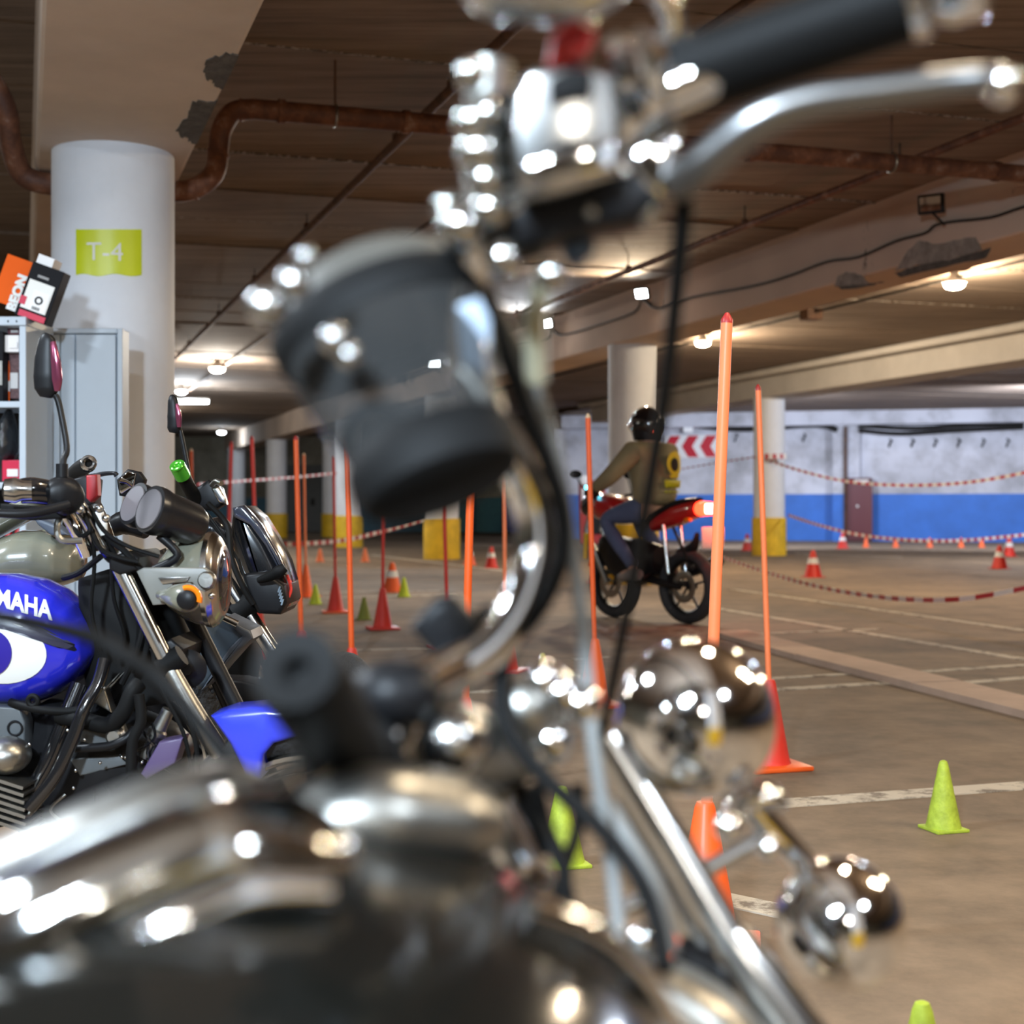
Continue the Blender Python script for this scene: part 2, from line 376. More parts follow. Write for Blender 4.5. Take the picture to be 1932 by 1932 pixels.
def cyl_text(body, size, px, py, c, rr, m, par, bold):
    cu = bpy.data.curves.new('lettering', 'FONT'); cu.body = body; cu.size = size; cu.align_x = 'CENTER'; cu.align_y = 'CENTER'; cu.offset = bold; cu.resolution_u = 3; cu.extrude = .001
    t = bpy.data.objects.new('lettering', cu); COL.objects.link(t); me = bpy.data.meshes.new_from_object(t.evaluated_get(bpy.context.evaluated_depsgraph_get())); bpy.data.objects.remove(t)
    x0 = (px - CX) / F * (c.y - rr) - c.x; th0 = math.asin(max(-1, min(1, x0 / rr))); z0 = EYE + (HZ - py) / F * (c.y - rr)
    for v in me.vertices:
        th = th0 + v.co.x / rr; q = rr + v.co.z; v.co = Vector((c.x + q * math.sin(th), c.y - q * math.cos(th), z0 + v.co.y)) - Vector(par.location)
    me.materials.clear(); me.materials.append(m); o = bpy.data.objects.new('lettering', me); COL.objects.link(o); o.parent = par
cyl_text('T-4', .125, 197, 476, cc, .3052, m_white, pl, .0)

# walls
def wall(name, A, B, h=3.7, th=.3, m=None, dado=None, dh=1.28, y0=0.0):
    A, B = Vector(A), Vector(B); d = (B - A); L0 = d.length; a = math.atan2(d.y, d.x); n = Vector((-math.sin(a), math.cos(a), 0)); c = (A + B) / 2
    o = struct(MB().box((c.x + n.x * th / 2, c.y + n.y * th / 2, h / 2), (L0, th, h), a).build(name, m or m_wallo, None, False))
    if dado:
        MB().box((c.x - n.x * .006, c.y - n.y * .006, dh / 2), (L0, .012, dh), a).build('dado_band', dado, o, False)
    return o
XL = P(1062, 955, 41)
wall('wall_right', (XL.x, 41.2, 0), (17.5, 36.6, 0), m=m_wallw, dado=m_wallb)
wall('wall_back', (-26, 53, 0), (3, 53, 0), m=m_wallo, dado=m_teal, dh=1.26)
wall('wall_corner', (XL.x, 41.2, 0), (XL.x - .2, 53, 0), m=m_wallw, dado=m_wallb)
wall('wall_left', W(-9, -12, 0), W(-9, 62, 0), m=m_wallo)
wall('wall_far_right', (17.5, 36.7, 0), (22, -10, 0), m=m_wallw, dado=m_wallb)
wall('wall_front', (24, -9, 0), (-16, -9, 0), m=m_wallo)
# header beam and pilasters on the right wall
hd = MB(); A, B = Vector((XL.x, 40.9, 0)), Vector((17.5, 36.3, 0)); d = B - A; a = math.atan2(d.y, d.x); c = (A + B) / 2
struct(hd.box((c.x, c.y, 3.45), (d.length, .5, .62), a, bevel=.02).build('trim_2', m_wallw, None, False))
def rw(px):     # a point on the right wall seen in picture column px
    k = (px - CX) / F; t = (k * 41.2 - XL.x) / ((17.5 - XL.x) - k * (36.6 - 41.2)); return Vector((XL.x + t * (17.5 - XL.x), 41.2 + t * (36.6 - 41.2), 0))
for px, wd, dp in [(1582, .36, .34), (1607, .38, .22)]:
    p = rw(px); o = struct(MB().box((p.x, p.y - dp / 2, 1.75), (wd, dp, 3.5), a).build('pilaster', m_wallw, None, False))
    MB().box((p.x, p.y - dp / 2, .64), (wd + .014, dp + .014, 1.28), a).build('painted_base', m_wallb, o, False)
p = rw(1588); MB_ = MB().tube([Vector((p.x, p.y - .44, 0.02)), Vector((p.x, p.y - .44, 3.1))], .045, 10).build('drain_pipe', m_rustd, None)
tag(MB_, 'dark upright pipe beside the maroon cabinet on blue wall', 'pipe')
# teal and cream pilaster on the back wall
for px0, px1, z1, yy in [(862, 888, 2.4, 52.9), (898, 946, 2.2, 52.2)]:
    A, B = P(px0, 955, yy), P(px1, 955, yy); o = struct(MB().box(((A.x + B.x) / 2, yy + .3, 1.8), (B.x - A.x, .6, 3.6)).build('pilaster', m_cream, None, False))
    MB().box(((A.x + B.x) / 2, yy + .3, .64), (B.x - A.x + .02, .62, 1.28)).build('painted_base', m_teal2, o, False)
# grey gate in the back wall
gt = empty('door_1', (P(576, 955, 52.9).x, 52.9, 0)); struct(gt)
for i, (x0, x1) in enumerate(((541, 576), (577, 611))):
    A, B = P(x0, 955, 52.9), P(x1, 955, 52.9); MB().box(((A.x + B.x) / 2, 52.93, 1.24), (B.x - A.x - .02, .08, 2.46), bevel=.01).build('door_leaf', m_gray_door, gt, False)
MB().box((P(590, 955, 52.8).x, 52.85, 1.1), (.12, .08, .25)).build('handle', m_wire, gt, False)
for x in (539, 613): MB().box((P(x, 955, 52.9).x, 52.9, 1.28), (.08, .16, 2.56)).build('jamb', m_wallo, gt, False)

# ------------------------------------------------------------------ pipes and conduits
pr = empty('rusty_drain_pipe', (0, 8, 3.1), 'thick rusty drain pipe crossing the ceiling and dipping under the beam', 'pipe')
def vline(px, D0=8.0, X0=-1.59):      # depth on the line running across the hall
    k = (px - CX) / F; return (D0 - .341 * X0) / (1 - .341 * k) if True else D0
path = [(-160, 70, 7.0), (-40, 130, 7.2), (8, 200, 7.3), (20, 270, 7.4), (40, 325, 7.5), (80, 345, 7.55), (160, 350, 7.65), (250, 355, 7.75), (335, 361, 7.85),
        (375, 352, 7.9), (405, 325, 7.95), (412, 285, 8.0), (418, 245, 8.0), (440, 212, 8.05), (480, 206, 8.1)]
MB().tube([P(*q) for q in path], .058, 18, 5).build('bend', m_rust, pr)
line_pts = [Vector((P(480, 206, 8.1))), P(2300, 352, vline(2300))]
A = P(480, 206, 8.1); B = W(0, 0, 0); D2 = 9.63; B = P(1860, 322, D2); B2 = B + (B - A) * .35
MB().tube([A, A + (B2 - A) * .5, B2], .058, 18).build('straight_run', m_rust, pr)
for t in (.02, .13, .20, .47, .75, .93): MB().tube([A + (B2 - A) * t, A + (B2 - A) * (t + .006)], .068, 18).build('collar', m_rust, pr)
for px, py, D in ((371, 355, 7.89), (412, 290, 8.0), (455, 208, 8.07)): 
    c = P(px, py, D); MB().torus(c, (0.3, .1, 1) if py == 290 else (1, 0, 0), .056, .01, 24, 8).build('collar', m_rust, pr)
for t, in ((.07,), (.36,), (.63,), (.80,)):
    c = A + (B2 - A) * t; MB().tube([c + Vector((0, 0, .05)), Vector((c.x, c.y, SLAB + .02))], .007, 8).build('hanger_rod', m_rustd, pr)
    MB().torus(c, B2 - A, .062, .008, 24, 8).build('hanger_clip', m_satin, pr)
def conduit(name, v, z, r, m, u0, u1, lab, hang=(), cat='pipe'):
    e = empty(name, W(v, u0, z), lab, cat)
    MB().tube([W(v, u0, z), W(v, u1, z)], r, 12).build('pipe_run', m, e)
    for u in hang:
        MB().tube([W(v, u, z), W(v, u, SLAB + .02)], .006, 6).build('hanger_rod', m_wire, e)
        MB().box(W(v, u, z + r), (.05, .03, .06), R(AV)).build('hanger_clip', m_rustd, e, False)
    return e
conduit('sprinkler_pipe', 2.36, 3.38, .030, m_rustd, 4, 40, 'dark rusty pipe running along the ceiling towards the far left lamp', (8.0, 9.3, 12.5, 15.5, 18.5, 22, 26))
conduit('sprinkler_pipe', 5.87, 3.36, .030, m_rust, 5, 30, 'rusty pipe along the ceiling in front of the long middle beam', (8.7, 11, 13.5, 17))
conduit('electric_conduit', 3.35, 3.42, .022, m_rustd, 5, 50, 'thin dark conduit carrying the ceiling lamps on the left', (9, 14, 20, 26), 'conduit')
conduit('electric_conduit', 9.6, 3.44, .016, m_wire, 4, 34, 'thin conduit with lamps and a junction box beyond the middle beam', (), 'conduit')
tr = conduit('pipe', 13.05, 3.44, .065, m_beam_far, 2, 33, 'pale thick pipe hung along the far beam', (14, 17, 20, 24, 28))
jb = MB().box(W(9.6, 16.2, 3.42), (.22, .22, .14), R(AV), bevel=.01).build('junction_box', m_rustd, None, False); tag(jb, 'small dark junction box on conduit beyond the middle beam', 'box')

# ------------------------------------------------------------------ lamps
m_lampc = mat('lamp_glow_cool', (1, 1, 1), emit=(.85, .95, 1), es=30); m_lampw = mat('lamp_glow_warm', (1, 1, 1), emit=(1, .86, .6), es=30)
def ceiling_lamp(p, power, col, lab, group=None, r=.11, warm=True, z0=None):
    p = Vector(p); e = empty('ceiling_lamp', p, lab, 'lamp', group)
    MB().lathe(p + Vector((0, 0, .02)), (0, 0, 1), [(0, r * 1.15), (.03, r * 1.15), (.06, r * .6), (SLAB - p.z, .02)], 20).build('lamp_body', m_reflw, e)
    MB().ell(p, (r, r, r * .45)).build('diffuser', m_lampw if warm else m_lampc, e)
    if power: light('lamp_light', 'POINT', p + Vector((0, 0, -.14)), power, col, .08)
    return e
ceiling_lamp(W(9.6, 13.2, 3.36), 210, WARM, 'round lit ceiling lamp above the lime cone side, beyond the middle beam')
ceiling_lamp(W(9.6, 19.3, 3.38), 250, WARM, 'round lit ceiling lamp above the rider, beyond the middle beam')
ceiling_lamp(W(3.2, 25.3, 3.34), 220, NEUT, 'round lit ceiling lamp left of the dangling visor, by the nearest column', r=.13)
ceiling_lamp(W(3.15, 30.8, 3.36), 60, COOL, 'round lit lamp just right of the nearest column edge', warm=False)
ceiling_lamp(P(418, 816, 47), 30, COOL, 'small distant lit lamp above the far red poles', warm=False, r=.12)
tl = empty('tube_lamp', P(352, 758, 30), 'long thin lit strip lamp just right of the nearest column', 'lamp')
MB().box(P(352, 758, 30), (.9, .06, .06)).build('diffuser', m_lampc, tl, False); MB().box(P(352, 758, 30) + Vector((0, 0, .05)), (.95, .08, .04)).build('lamp_body', m_reflw, tl, False)
light('tube_light', 'POINT', P(352, 758, 30) - Vector((0, 0, .2)), 140, COOL, .12)
def floodlight(p, face, size, lab, power=0, col=COOL, on=False, es=None):
    p = Vector(p); e = empty('floodlight', p, lab, 'floodlight', 'floodlights along the middle beam')
    d = (Vector(face)).normalized(); rot = d.to_track_quat('-Y', 'Z').to_matrix()
    MB().box(p, (size, size * .25, size * .75), rot=rot, bevel=size * .04).build('housing', m_wire, e, False)
    MB().box(p + d * size * .15, (size * .8, size * .06, size * .55), rot=rot).build('lens', (m_lampc if on else m_mir), e, False)
    MB().tube([p - Vector((0, 0, size * .3)), p - Vector((0, 0, size * .6)) + VH * .08, p - Vector((0, 0, size * .75)) + VH * .12], size * .05, 8).build('bracket', m_wire, e)
    if power:
        l = light('flood_beam', 'SPOT', p + d * size * .3, power, col, .08, spot=120); aim(l, p + d)
    return e
floodlight(on_face(1757, 385, 6.62), (-.5, -.8, -.1), .20, 'unlit black floodlight, largest and nearest on the middle beam')
floodlight(on_face(1212, 553, 6.62), (-.5, -.75, -.35), .17, 'small floodlight above the rider, on the middle beam', 260, WARM, True)
floodlight(on_face(1034, 610, 6.62), (-.6, -.7, -.2), .17, 'small lit floodlight right of the dangling visor, on the middle beam', 260, COOL, True)
floodlight(on_face(820, 684, 6.62), (-.1, -1, -.12), .24, 'bright lit floodlight seen through the visor', 240, COOL, True)
floodlight(on_face(757, 712, 6.62), (-.6, -.7, -.2), .22, 'unlit floodlight with a hanging cable, farthest seen through the visor')
# cable drooping along the side of the middle beam
bc = [(2050, 360), (1932, 390), (1870, 410), (1800, 418), (1765, 425), (1745, 440), (1690, 455), (1620, 485), (1560, 494), (1490, 520), (1420, 540), (1300, 562), (1240, 582), (1212, 566), (1195, 590), (1120, 616), (1060, 632), (1040, 622), (1030, 640), (960, 655), (900, 668), (840, 690), (780, 710), (735, 725)]
MB().tube([on_face(x, y, 6.815) for x, y in bc], .011, 8, 4).build('cable', m_wire, None); tag(bpy.data.objects['cable'], 'thin dark cable drooping along the side of the middle beam', 'cable')

# workshop lamps behind the viewer (they light the bikes and glint in the chrome)
def panel(p, power, col, sz=.22, lab='', warm=False):
    p = Vector(p); e = empty('workshop_lamp', p, lab, 'lamp')
    MB().lathe(p, (0, 0, 1), [(0.01, sz * .55), (.06, sz * .5), (.07, .02), (SLAB - p.z, .02)], 20).build('lamp_body', m_reflw, e)
    l = light('workshop_light', 'AREA', p - Vector((0, 0, .005)), power, col, sz)
    return e
for i, (p, pw, c, s_, lb) in enumerate([
    ((-2.6, 2.2, 3.05), 110, COOL, .34, 'workshop ceiling lamp over the parked motorcycles'),
    ((-.7, -1.6, 2.95), 60, COOL, .22, 'workshop ceiling lamp just behind the viewer'),
    ((1.9, -.9, 2.9), 45, COOL, .20, 'workshop ceiling lamp behind the viewer to the right'),
    ((.8, 2.4, 3.2), 25, WARM, .18, 'warm ceiling lamp above the chrome motorcycle'),
    ((-4.2, -2.2, 3.0), 60, COOL, .26, 'workshop ceiling lamp behind the viewer to the left'),
    ((3.6, 2.6, 3.2), 40, WARM, .20, 'warm ceiling lamp beyond the frame on the right'),
    ((.5, -4.5, 2.9), 50, NEUT, .22, 'workshop ceiling lamp far behind the viewer'),
    ((-3.4, 4.6, 2.4), 45, COOL, .25, 'lamp over the steel cabinets')]):
    panel(p, pw, c, s_, lb)
light('hall_fill_right', 'POINT', W(16.5, 20, 3.2), 330, (.78, .86, 1.0), .15)  # unseen fill lights without fixtures, added to brighten the hall
for x_ in (5.5, 11.5):
    fw_ = light('hall_fill_wall', 'AREA', (x_, 31.5 - (x_ - 5.5) * .25, 2.95), 230, (.76, .84, 1.0), .5); aim(fw_, (x_ + .5, 39, 1.3))  # unseen area lights with no fixture, added to brighten the right wall
light('hall_fill_far', 'POINT', W(3, 38, 3.1), 60, NEUT, .15)

for i, (p, pw, c, lb) in enumerate([(W(9.6, 6.6, 3.30), 190, WARM, 'round ceiling lamp beyond the right edge, past the middle beam'), (W(3.35, 1.2, 3.25), 60, WARM, 'round ceiling lamp above the viewer on the right'),
        (W(3.35, 10.2, 3.28), 0, WARM, ''), (W(-4.5, 12, 3.2), 60, NEUT, 'round ceiling lamp hidden behind the nearest column')]):
    if pw: ceiling_lamp(p, pw, c, lb)
fo = light('column_fill', 'AREA', (-.9, -1.2, 2.35), 150, (.68, .84, 1.0), .30); aim(fo, (-2.3, 7, 1.5))  # unseen area light added to brighten the near column, housing built round it
fe = empty('added_floodlight', (-.9, -1.35, 2.42), 'unseen cool floodlight added behind the viewer to brighten the white column', 'floodlight')
MB().box((-.9, -1.36, 2.42), (.42, .12, .36), bevel=.02).build('housing', m_wire, fe, False); MB().tube([(-.9, -1.36, 2.6), (-.9, -1.36, SLAB + .02)], .012, 8).build('hanger_rod', m_wire, fe)
column(.43, -1.15, 2.73); column(7.13, 7.75, 2.94)
# ================================================================== slalom poles and cones
def cone_mesh(mb, h, r0, r1, base, bth=.018, seg=28, c=(0, 0, 0)):
    mb.lathe(c, (0, 0, 1), [(bth, r0), (bth + .012, r0 * .93), (h * .97, r1), (h, r1 * .8), (h, .001)], seg)
def slalom(top, cy, D, lab, cone=m_redc, pole=m_org, tip=m_redtip, base=None, hc=.32, rp=.0125, bx=None):
    """top = picture point of the pole's tip, bx = picture column of the cone; the pole stands in the cone"""
    c = P(bx, cy, D); c.z = 0; tp = P(top[0], top[1], D)
    e = empty('slalom_pole', (c.x, c.y, 0), lab, 'slalom pole', 'orange slalom poles standing in cones')
    mb = MB(); cone_mesh(mb, hc, .078, .022, .23); mb.bm.verts.ensure_lookup_table(); bmesh.ops.translate(mb.bm, verts=mb.bm.verts, vec=(c.x, c.y, 0)); mb.build('cone', cone, e)
    MB().box((c.x, c.y, .010), (.235, .235, .018), random.uniform(-.5, .5), bevel=.006).build('base_plate', base or cone, e)
    a = Vector((c.x, c.y, hc - .10)); d = (tp - a).normalized()
    MB().tube([a, a + (tp - a) * .5, tp - d * .02], rp, 14).build('pole', pole, e)
    MB().lathe(tp - d * .022, d, [(0, rp * 1.04), (.008, rp), (.022, rp * .35)], 14).build('pole_tip', tip, e)
    return e
DG = lambda y: EYE * F / (y - HZ)
slalom((361, 846), 1190, 10.9, 'orange slalom pole farthest left, beside the mirror stalk', m_redc, m_org, m_cream_tip, bx=364)
slalom((437, 832), 1220, 9.66, 'red slalom pole leaning left, second from the white column', m_redc, m_redc, bx=427)
slalom((475, 822), 1243, 8.9, 'red slalom pole leaning right, third from the white column', m_redc, m_redc, bx=488)
slalom((558, 822), 1311, 7.2, 'tall orange slalom pole just left of the thin paler one', m_redc, m_org, bx=569)
slalom((573, 855), 1127, DG(1127), 'thin pale orange slalom pole in an all orange cone', m_org, m_orgl, m_cream_tip, hc=.34, bx=577)
slalom((629, 860), 1156, DG(1156), 'thin dark red slalom pole in a red cone on orange base', m_redc, m_redc, base=m_org, bx=633)
slalom((655, 821), 1355, 6.37, 'tall orange slalom pole in a crimson cone, under the visor', m_redc, m_org, bx=664)
slalom((724, 848), 1187, DG(1187), 'dark red slalom pole in a red cone with wide square base', m_redc, m_redc, bx=722)
slalom((834, 832), 1222, 9.6, 'thin red slalom pole in front of the yellow based column', m_redc, m_redc, bx=844)
slalom((893, 708), 1498, 4.72, 'thick orange slalom pole right of the yellow based column', m_redc, m_org, bx=876, rp=.0135)
slalom((951, 811), 1268, DG(1268), 'pale orange slalom pole seen behind the curved handlebar', m_redc, m_orgl, bx=953)
slalom((1109, 780), 1332, 6.8, 'orange slalom pole with cream tip, left of the rider', m_org, m_org, m_cream_tip, bx=1122)
slalom((1372, 590), 1796, 3.05, 'tallest orange slalom pole, nearest, right of the rider', m_org, m_orgl, m_redtip, bx=1330, rp=.0125)
slalom((1430, 725), 1448, 5.2, 'orange slalom pole on the right, standing alone by the kerb', m_redc, m_orgl, m_redtip, base=m_org, bx=1452, rp=.0105)

def small_cone(px, by, h, lab, m, r0=None, band=None, group='small training cones', D=None, base=True):
    D = D or DG(by); c = P(px, by, D); c.z = 0
    e = empty('traffic_cone' if band else 'training_cone', c, lab, 'cone', group); r0 = r0 or h * .30
    MB().lathe(c, (0, 0, 1), [(.006, r0), (h * .5, r0 * .62), (h * .93, r0 * .28), (h * .985, r0 * .20), (h, r0 * .08)], 24).build('body', m, e)
    if base: MB().box((c.x, c.y, .005), (r0 * 2.05, r0 * 2.05, .010), .3, bevel=.003).build('base_plate', m, e)
    if band:
        MB().lathe(c, (0, 0, 1), [(h * .50, r0 * .62 + .003), (h * .72, r0 * .465 + .003)], 24, False).build('white_band', m_reflw, e)
    return e
small_cone(1780, 1566, .205, 'scuffed lime cone standing alone by the white line', m_lime, .052)
small_cone(1060, 1631, .208, 'lime cone seen between the black cables', m_lime, .062)
small_cone(1740, 2210, .20, 'lime cone cut by the bottom edge of the photo', m_lime, .055, D=2.17)
small_cone(595, 1140, .195, 'bright yellow-green cone beside the all orange slalom cone', m_limey)
small_cone(687, 1169, .19, 'dull olive green cone between two red slalom cones', m_oliveg)
small_cone(762, 1126, .205, 'bright yellow-green cone right of the striped cone', m_limey)
small_cone(1024, 1306, .20, 'pale yellow cone left of the cream tipped pole', m_pale, .048)
small_cone(455, 1240, .20, 'lime cone half hidden behind the chrome fork tube', m_limey)
small_cone(604, 1060, .235, 'small plain orange cone, left of the far pair', m_orgl, group='far orange cones')
small_cone(689, 1060, .24, 'small plain orange cone, right of the far pair', m_orgl, group='far orange cones')
small_cone(740, 1117, .33, 'orange cone with white band behind the dark red pole', m_org, .105, True, 'striped cones')
small_cone(886, 1066, .31, 'striped cone hidden behind the thick orange pole', m_org, .10, True, 'striped cones')
small_cone(927, 1072, .33, 'dark red cone with pale band right of the yellow based column', m_redc, .10, True, 'striped cones')
small_cone(1124, 1100, .32, 'red cone behind the front wheel of the ridden motorcycle', m_redc, .10, True, 'striped cones')
small_cone(1410, 1039, .36, 'striped red cone just left of the right yellow based column', m_redc, .12, True, 'striped cones')
small_cone(1534, 1089, .36, 'striped red cone standing alone on the lit floor right of the column', m_redc, .12, True, 'striped cones')
small_cone(1590, 1035, .35, 'striped red cone in front of the maroon cabinet', m_redc, .12, True, 'striped cones')
small_cone(1904, 1050, .37, 'striped red cone by the right edge, farther of the two', m_redc, .12, True, 'striped cones')
small_cone(1886, 1073, .36, 'striped red cone near the right edge, nearer of the two', m_redc, .12, True, 'striped cones')
for px, lb in ((1634, 'small orange cone by the blue wall, first right of the cabinet'), (1690, 'small orange cone by the blue wall, second right of the cabinet'), (1754, 'small orange cone by the blue wall, third right of the cabinet'),
               (1813, 'small orange cone by the blue wall, fourth right of the cabinet'), (1852, 'small orange cone by the blue wall, last right of the cabinet')):
    small_cone(px, 1033, .23, lb, m_org, .07, group='little cones along the blue wall')

# barrier tape: striped, sagging
m_tw = mat('tape_white', (.75, .72, .70), .5); m_tr = mat('tape_red', (.45, .03, .04), .5)
def tape(pts, h, n, lab, redfirst=True):
    ps = [P(*p) for p in pts]; ps, _ = catmull(ps, [0] * len(ps), 8)
    tot = [0]
    for i in range(1, len(ps)): tot.append(tot[-1] + (ps[i] - ps[i - 1]).length)
    def at(s):
        for i in range(1, len(ps)):
            if tot[i] >= s: return ps[i - 1].lerp(ps[i], (s - tot[i - 1]) / max(1e-6, tot[i] - tot[i - 1]))
        return ps[-1]
    e = empty('barrier_tape', ps[0], lab, 'barrier tape', 'red and white barrier tapes'); L0 = tot[-1]
    mbs = (MB(), MB())
    for k in range(n):
        a, b = at(L0 * k / n), at(L0 * (k + 1) / n); tw = math.sin(k * .7) * .3 + .4
        up = Vector((0, .3 * tw, 1)).normalized() * h / 2; th = Vector((0, .002, 0))
        mb = mbs[k % 2]; r1 = mb.ring([a - up, a + up, a + up + th, a - up + th]); r2 = mb.ring([b - up, b + up, b + up + th, b - up + th]); mb.skin([r1, r2])
    mbs[0].build('red_stripes', m_tr, e, False)['kind'] = 'stuff'; mbs[1].build('white_stripes', m_tw, e, False)['kind'] = 'stuff'
    return e
tape([(372, 914, 33), (450, 908, 33), (560, 900, 33), (640, 892, 33)], .05, 46, 'striped tape stretched high across the far left columns')
tape([(500, 1027, 24), (570, 1026, 24), (650, 1019, 24.5), (720, 1003, 25), (800, 980, 25.3)], .07, 40, 'striped tape rising to the yellow based column in the middle')
tape([(1443, 866, 27.2), (1510, 888, 26), (1590, 907, 25), (1680, 915, 24), (1780, 914, 23), (1870, 904, 22), (1990, 880, 21)], .05, 70, 'striped tape sagging across the maroon cabinet')
tape([(1487, 972, 27.2), (1560, 995, 26), (1640, 1012, 25.5), (1740, 1020, 25), (1840, 1018, 25), (1990, 1003, 25)], .055, 84, 'striped tape sagging low in front of the blue wall')
tape([(1360, 1050, 21), (1440, 1078, 18), (1540, 1106, 15), (1640, 1124, 13.2), (1740, 1132, 12), (1840, 1127, 11.4), (1990, 1098, 11)], .038, 64, 'nearest striped tape sagging just above the floor on the right')
tape([(1425, 862, 27.3), (1360, 872, 30), (1290, 884, 33), (1230, 893, 36)], .03, 40, 'thin tape running from the right column behind the rider')
tape([(725, 938, 11.03), (728, 965, 11.02), (727, 1000, 11.02)], .022, 14, 'short striped tape hanging beside the dark red pole')
tape([(1443, 861, 27.15), (1460, 861, 27.1), (1484, 861, 27.2)], .10, 6, 'striped tape tied round the right column')

# ================================================================== things on the far right wall
sg = empty('arrow_sign', rw(1303) + Vector((0, -.1, 2.1)), 'white sign with red chevrons pointing left on the wall', 'sign')
A, B = rw(1250), rw(1352); A.y -= .08; B.y -= .08; zc = EYE + (HZ - 843) / F * A.y; hh = .30
MB().box(((A.x + B.x) / 2, (A.y + B.y) / 2, zc), ((B.x - A.x) + .05, .03, hh * 2 + .06), math.atan2(B.y - A.y, B.x - A.x), bevel=.005).build('board', m_reflw, sg, False)
m_chev = mat('chevron_red', (.55, .01, .03), .4)
dW = (B - A); dW.z = 0; LW = dW.length; dW.normalize(); nW = Vector((dW.y, -dW.x, 0))
for k in range(3):
    st_ = .03 + k * LW / 3; w3 = LW / 3 * .58; q = LW / 3 * .36
    MB().flat([Vector((A.x, A.y, zc)) + dW * (st_ + dx) + Vector((0, 0, dz)) + nW * .024 for dx, dz in ((q, hh), (q + w3, hh), (w3, 0), (q + w3, -hh), (q, -hh), (0, 0))], -nW * .008).build('chevron', m_chev, sg, False)
p = rw(1616); fc = empty('fire_cabinet', (p.x, p.y - .35, 0), 'tall maroon steel cabinet against the blue wall', 'cabinet')
MB().box((p.x, p.y - .35, .86), (.64, .42, 1.70), a, bevel=.01).build('body', mat('maroon_steel', (.085, .006, .012), .5), fc, False)
MB().box((p.x, p.y - .575, .82), (.56, .02, 1.45), a, bevel=.004).build('door', mat('maroon_door', (.11, .008, .016), .45), fc, False)
MB().box((p.x, p.y - .57, 1.62), (.36, .012, .08), a).build('label_plate', m_tw, fc, False)
MB().box((p.x - .12, p.y - .60, .95), (.06, .03, .06), a).build('handle', m_tw, fc, False)
hk = []
for i, px in enumerate((1677, 1719, 1762, 1806, 1852, 1898, 1387, 1515)):
    p = rw(px); z = EYE + (HZ - (836 if i < 6 else 826)) / F * p.y
    o = MB().tube([Vector((p.x + .02, p.y - .01, z + .11)), Vector((p.x + .05, p.y - .10, z + .06)), Vector((p.x, p.y - .10, z - .02)), Vector((p.x - .01, p.y - .06, z - .11))], .022, 8, 3).build('wall_hook', m_wire, None)
    tag(o, ['first', 'second', 'third', 'fourth', 'fifth', 'sixth'][i] + ' dark hook in the row right of the maroon cabinet' if i < 6 else ('dark hook on the white wall just right of the arrow sign' if i == 6 else 'dark hook on the white wall right of the yellow based column'), 'hook', 'hooks on the white wall')
# bundled hoses along the top of the wall
for j, (ys, lb) in enumerate((([(1620, 812), (1700, 818), (1800, 812), (1932, 806)], 'dark hose bundle along the top of the white wall'), ([(1620, 803), (1720, 808), (1820, 802), (1932, 798)], 'upper dark hose along the white wall under the header'),
                 ([(1240, 806), (1290, 795), (1330, 803), (1420, 808), (1540, 800), (1580, 812)], 'thick black cable bundle sagging above the arrow sign'))):
    o = MB().tube([P(x, y, rw(x).y - .30) for x, y in ys], .055 if j != 2 else .09, 8, 5).build('hose', m_wire, None); tag(o, lb, 'cable')
wb = MB().box(P(1298, 806, rw(1298).y - .42), (.26, .06, .3), bevel=.01).build('white_box', m_reflw, None, False); tag(wb, 'small white box fixed above the arrow sign', 'box')
# maroon kiosk left of the rider with a pale top
kx = P(1118, 955, 36); ks = empty('kiosk', (kx.x, 36, 0), 'dark red machine with pale parts standing behind the left pole', 'machine')
MB().box((kx.x, 36.3, .80), (.66, .5, 1.6), bevel=.03).build('body', m_redp, ks, False); MB().box((kx.x - .18, 36.0, 1.60), (.28, .3, .26), bevel=.05).build('pale_lid', m_reflw, ks)
MB().box((kx.x + .12, 36.03, .55), (.3, .05, .6), bevel=.01).build('dark_panel', m_blackp, ks, False); MB().box((kx.x - .22, 36.03, 1.1), (.1, .04, .6)).build('pale_strip', m_tw, ks, False)

# ================================================================== cabinets and boxes on the left
lk = empty('steel_locker', P(136, 1300, 6.5) * Vector((1, 1, 0)) if False else (P(136, 955, 6.5).x, 6.5, 0), 'pale blue steel locker standing against the white column', 'locker')
def fr(px0, px1, y0, y1, D, dep, nm, m, par, bev=.004):
    A, B = P(px0, y0, D), P(px1, y1, D); o = MB().box(((A.x + B.x) / 2, D + dep / 2, (A.z + B.z) / 2), (B.x - A.x, dep, A.z - B.z), bevel=bev).build(nm, m, par, False); return o
zt = P(0, 620, 6.4).z
A, B = P(50, 0, 6.45), P(229, 0, 6.4)
MB().box(((A.x + B.x) / 2, 6.47, zt / 2), (B.x - A.x, .12, zt), bevel=.004).build('body', m_cab, lk, False)
fr(48, 221, 619, 629, 6.385, .02, 'top_rail', m_cab, lk)
for x0, x1 in ((49, 112), (114, 141), (143, 218)): fr(x0, x1, 631, 1285, 6.385 + (.012 if x0 == 114 else 0), .012, 'door', m_cab, lk)
fr(221, 231, 619, 1290, 6.375, .03, 'side_post', m_cab, lk)
sh = empty('steel_shelving', (P(0, 0, 6.1).x, 6.1, 0), 'open pale steel shelving at the left edge', 'shelving')
fr(36, 49, 597, 1300, 6.0, .35, 'post', m_cab, sh); fr(-170, 49, 597, 614, 5.99, .365, 'top_shelf', m_cab, sh)
for y in (757, 910, 1068): fr(-170, 38, y, y + 12, 6.0, .35, 'shelf', m_cab, sh)
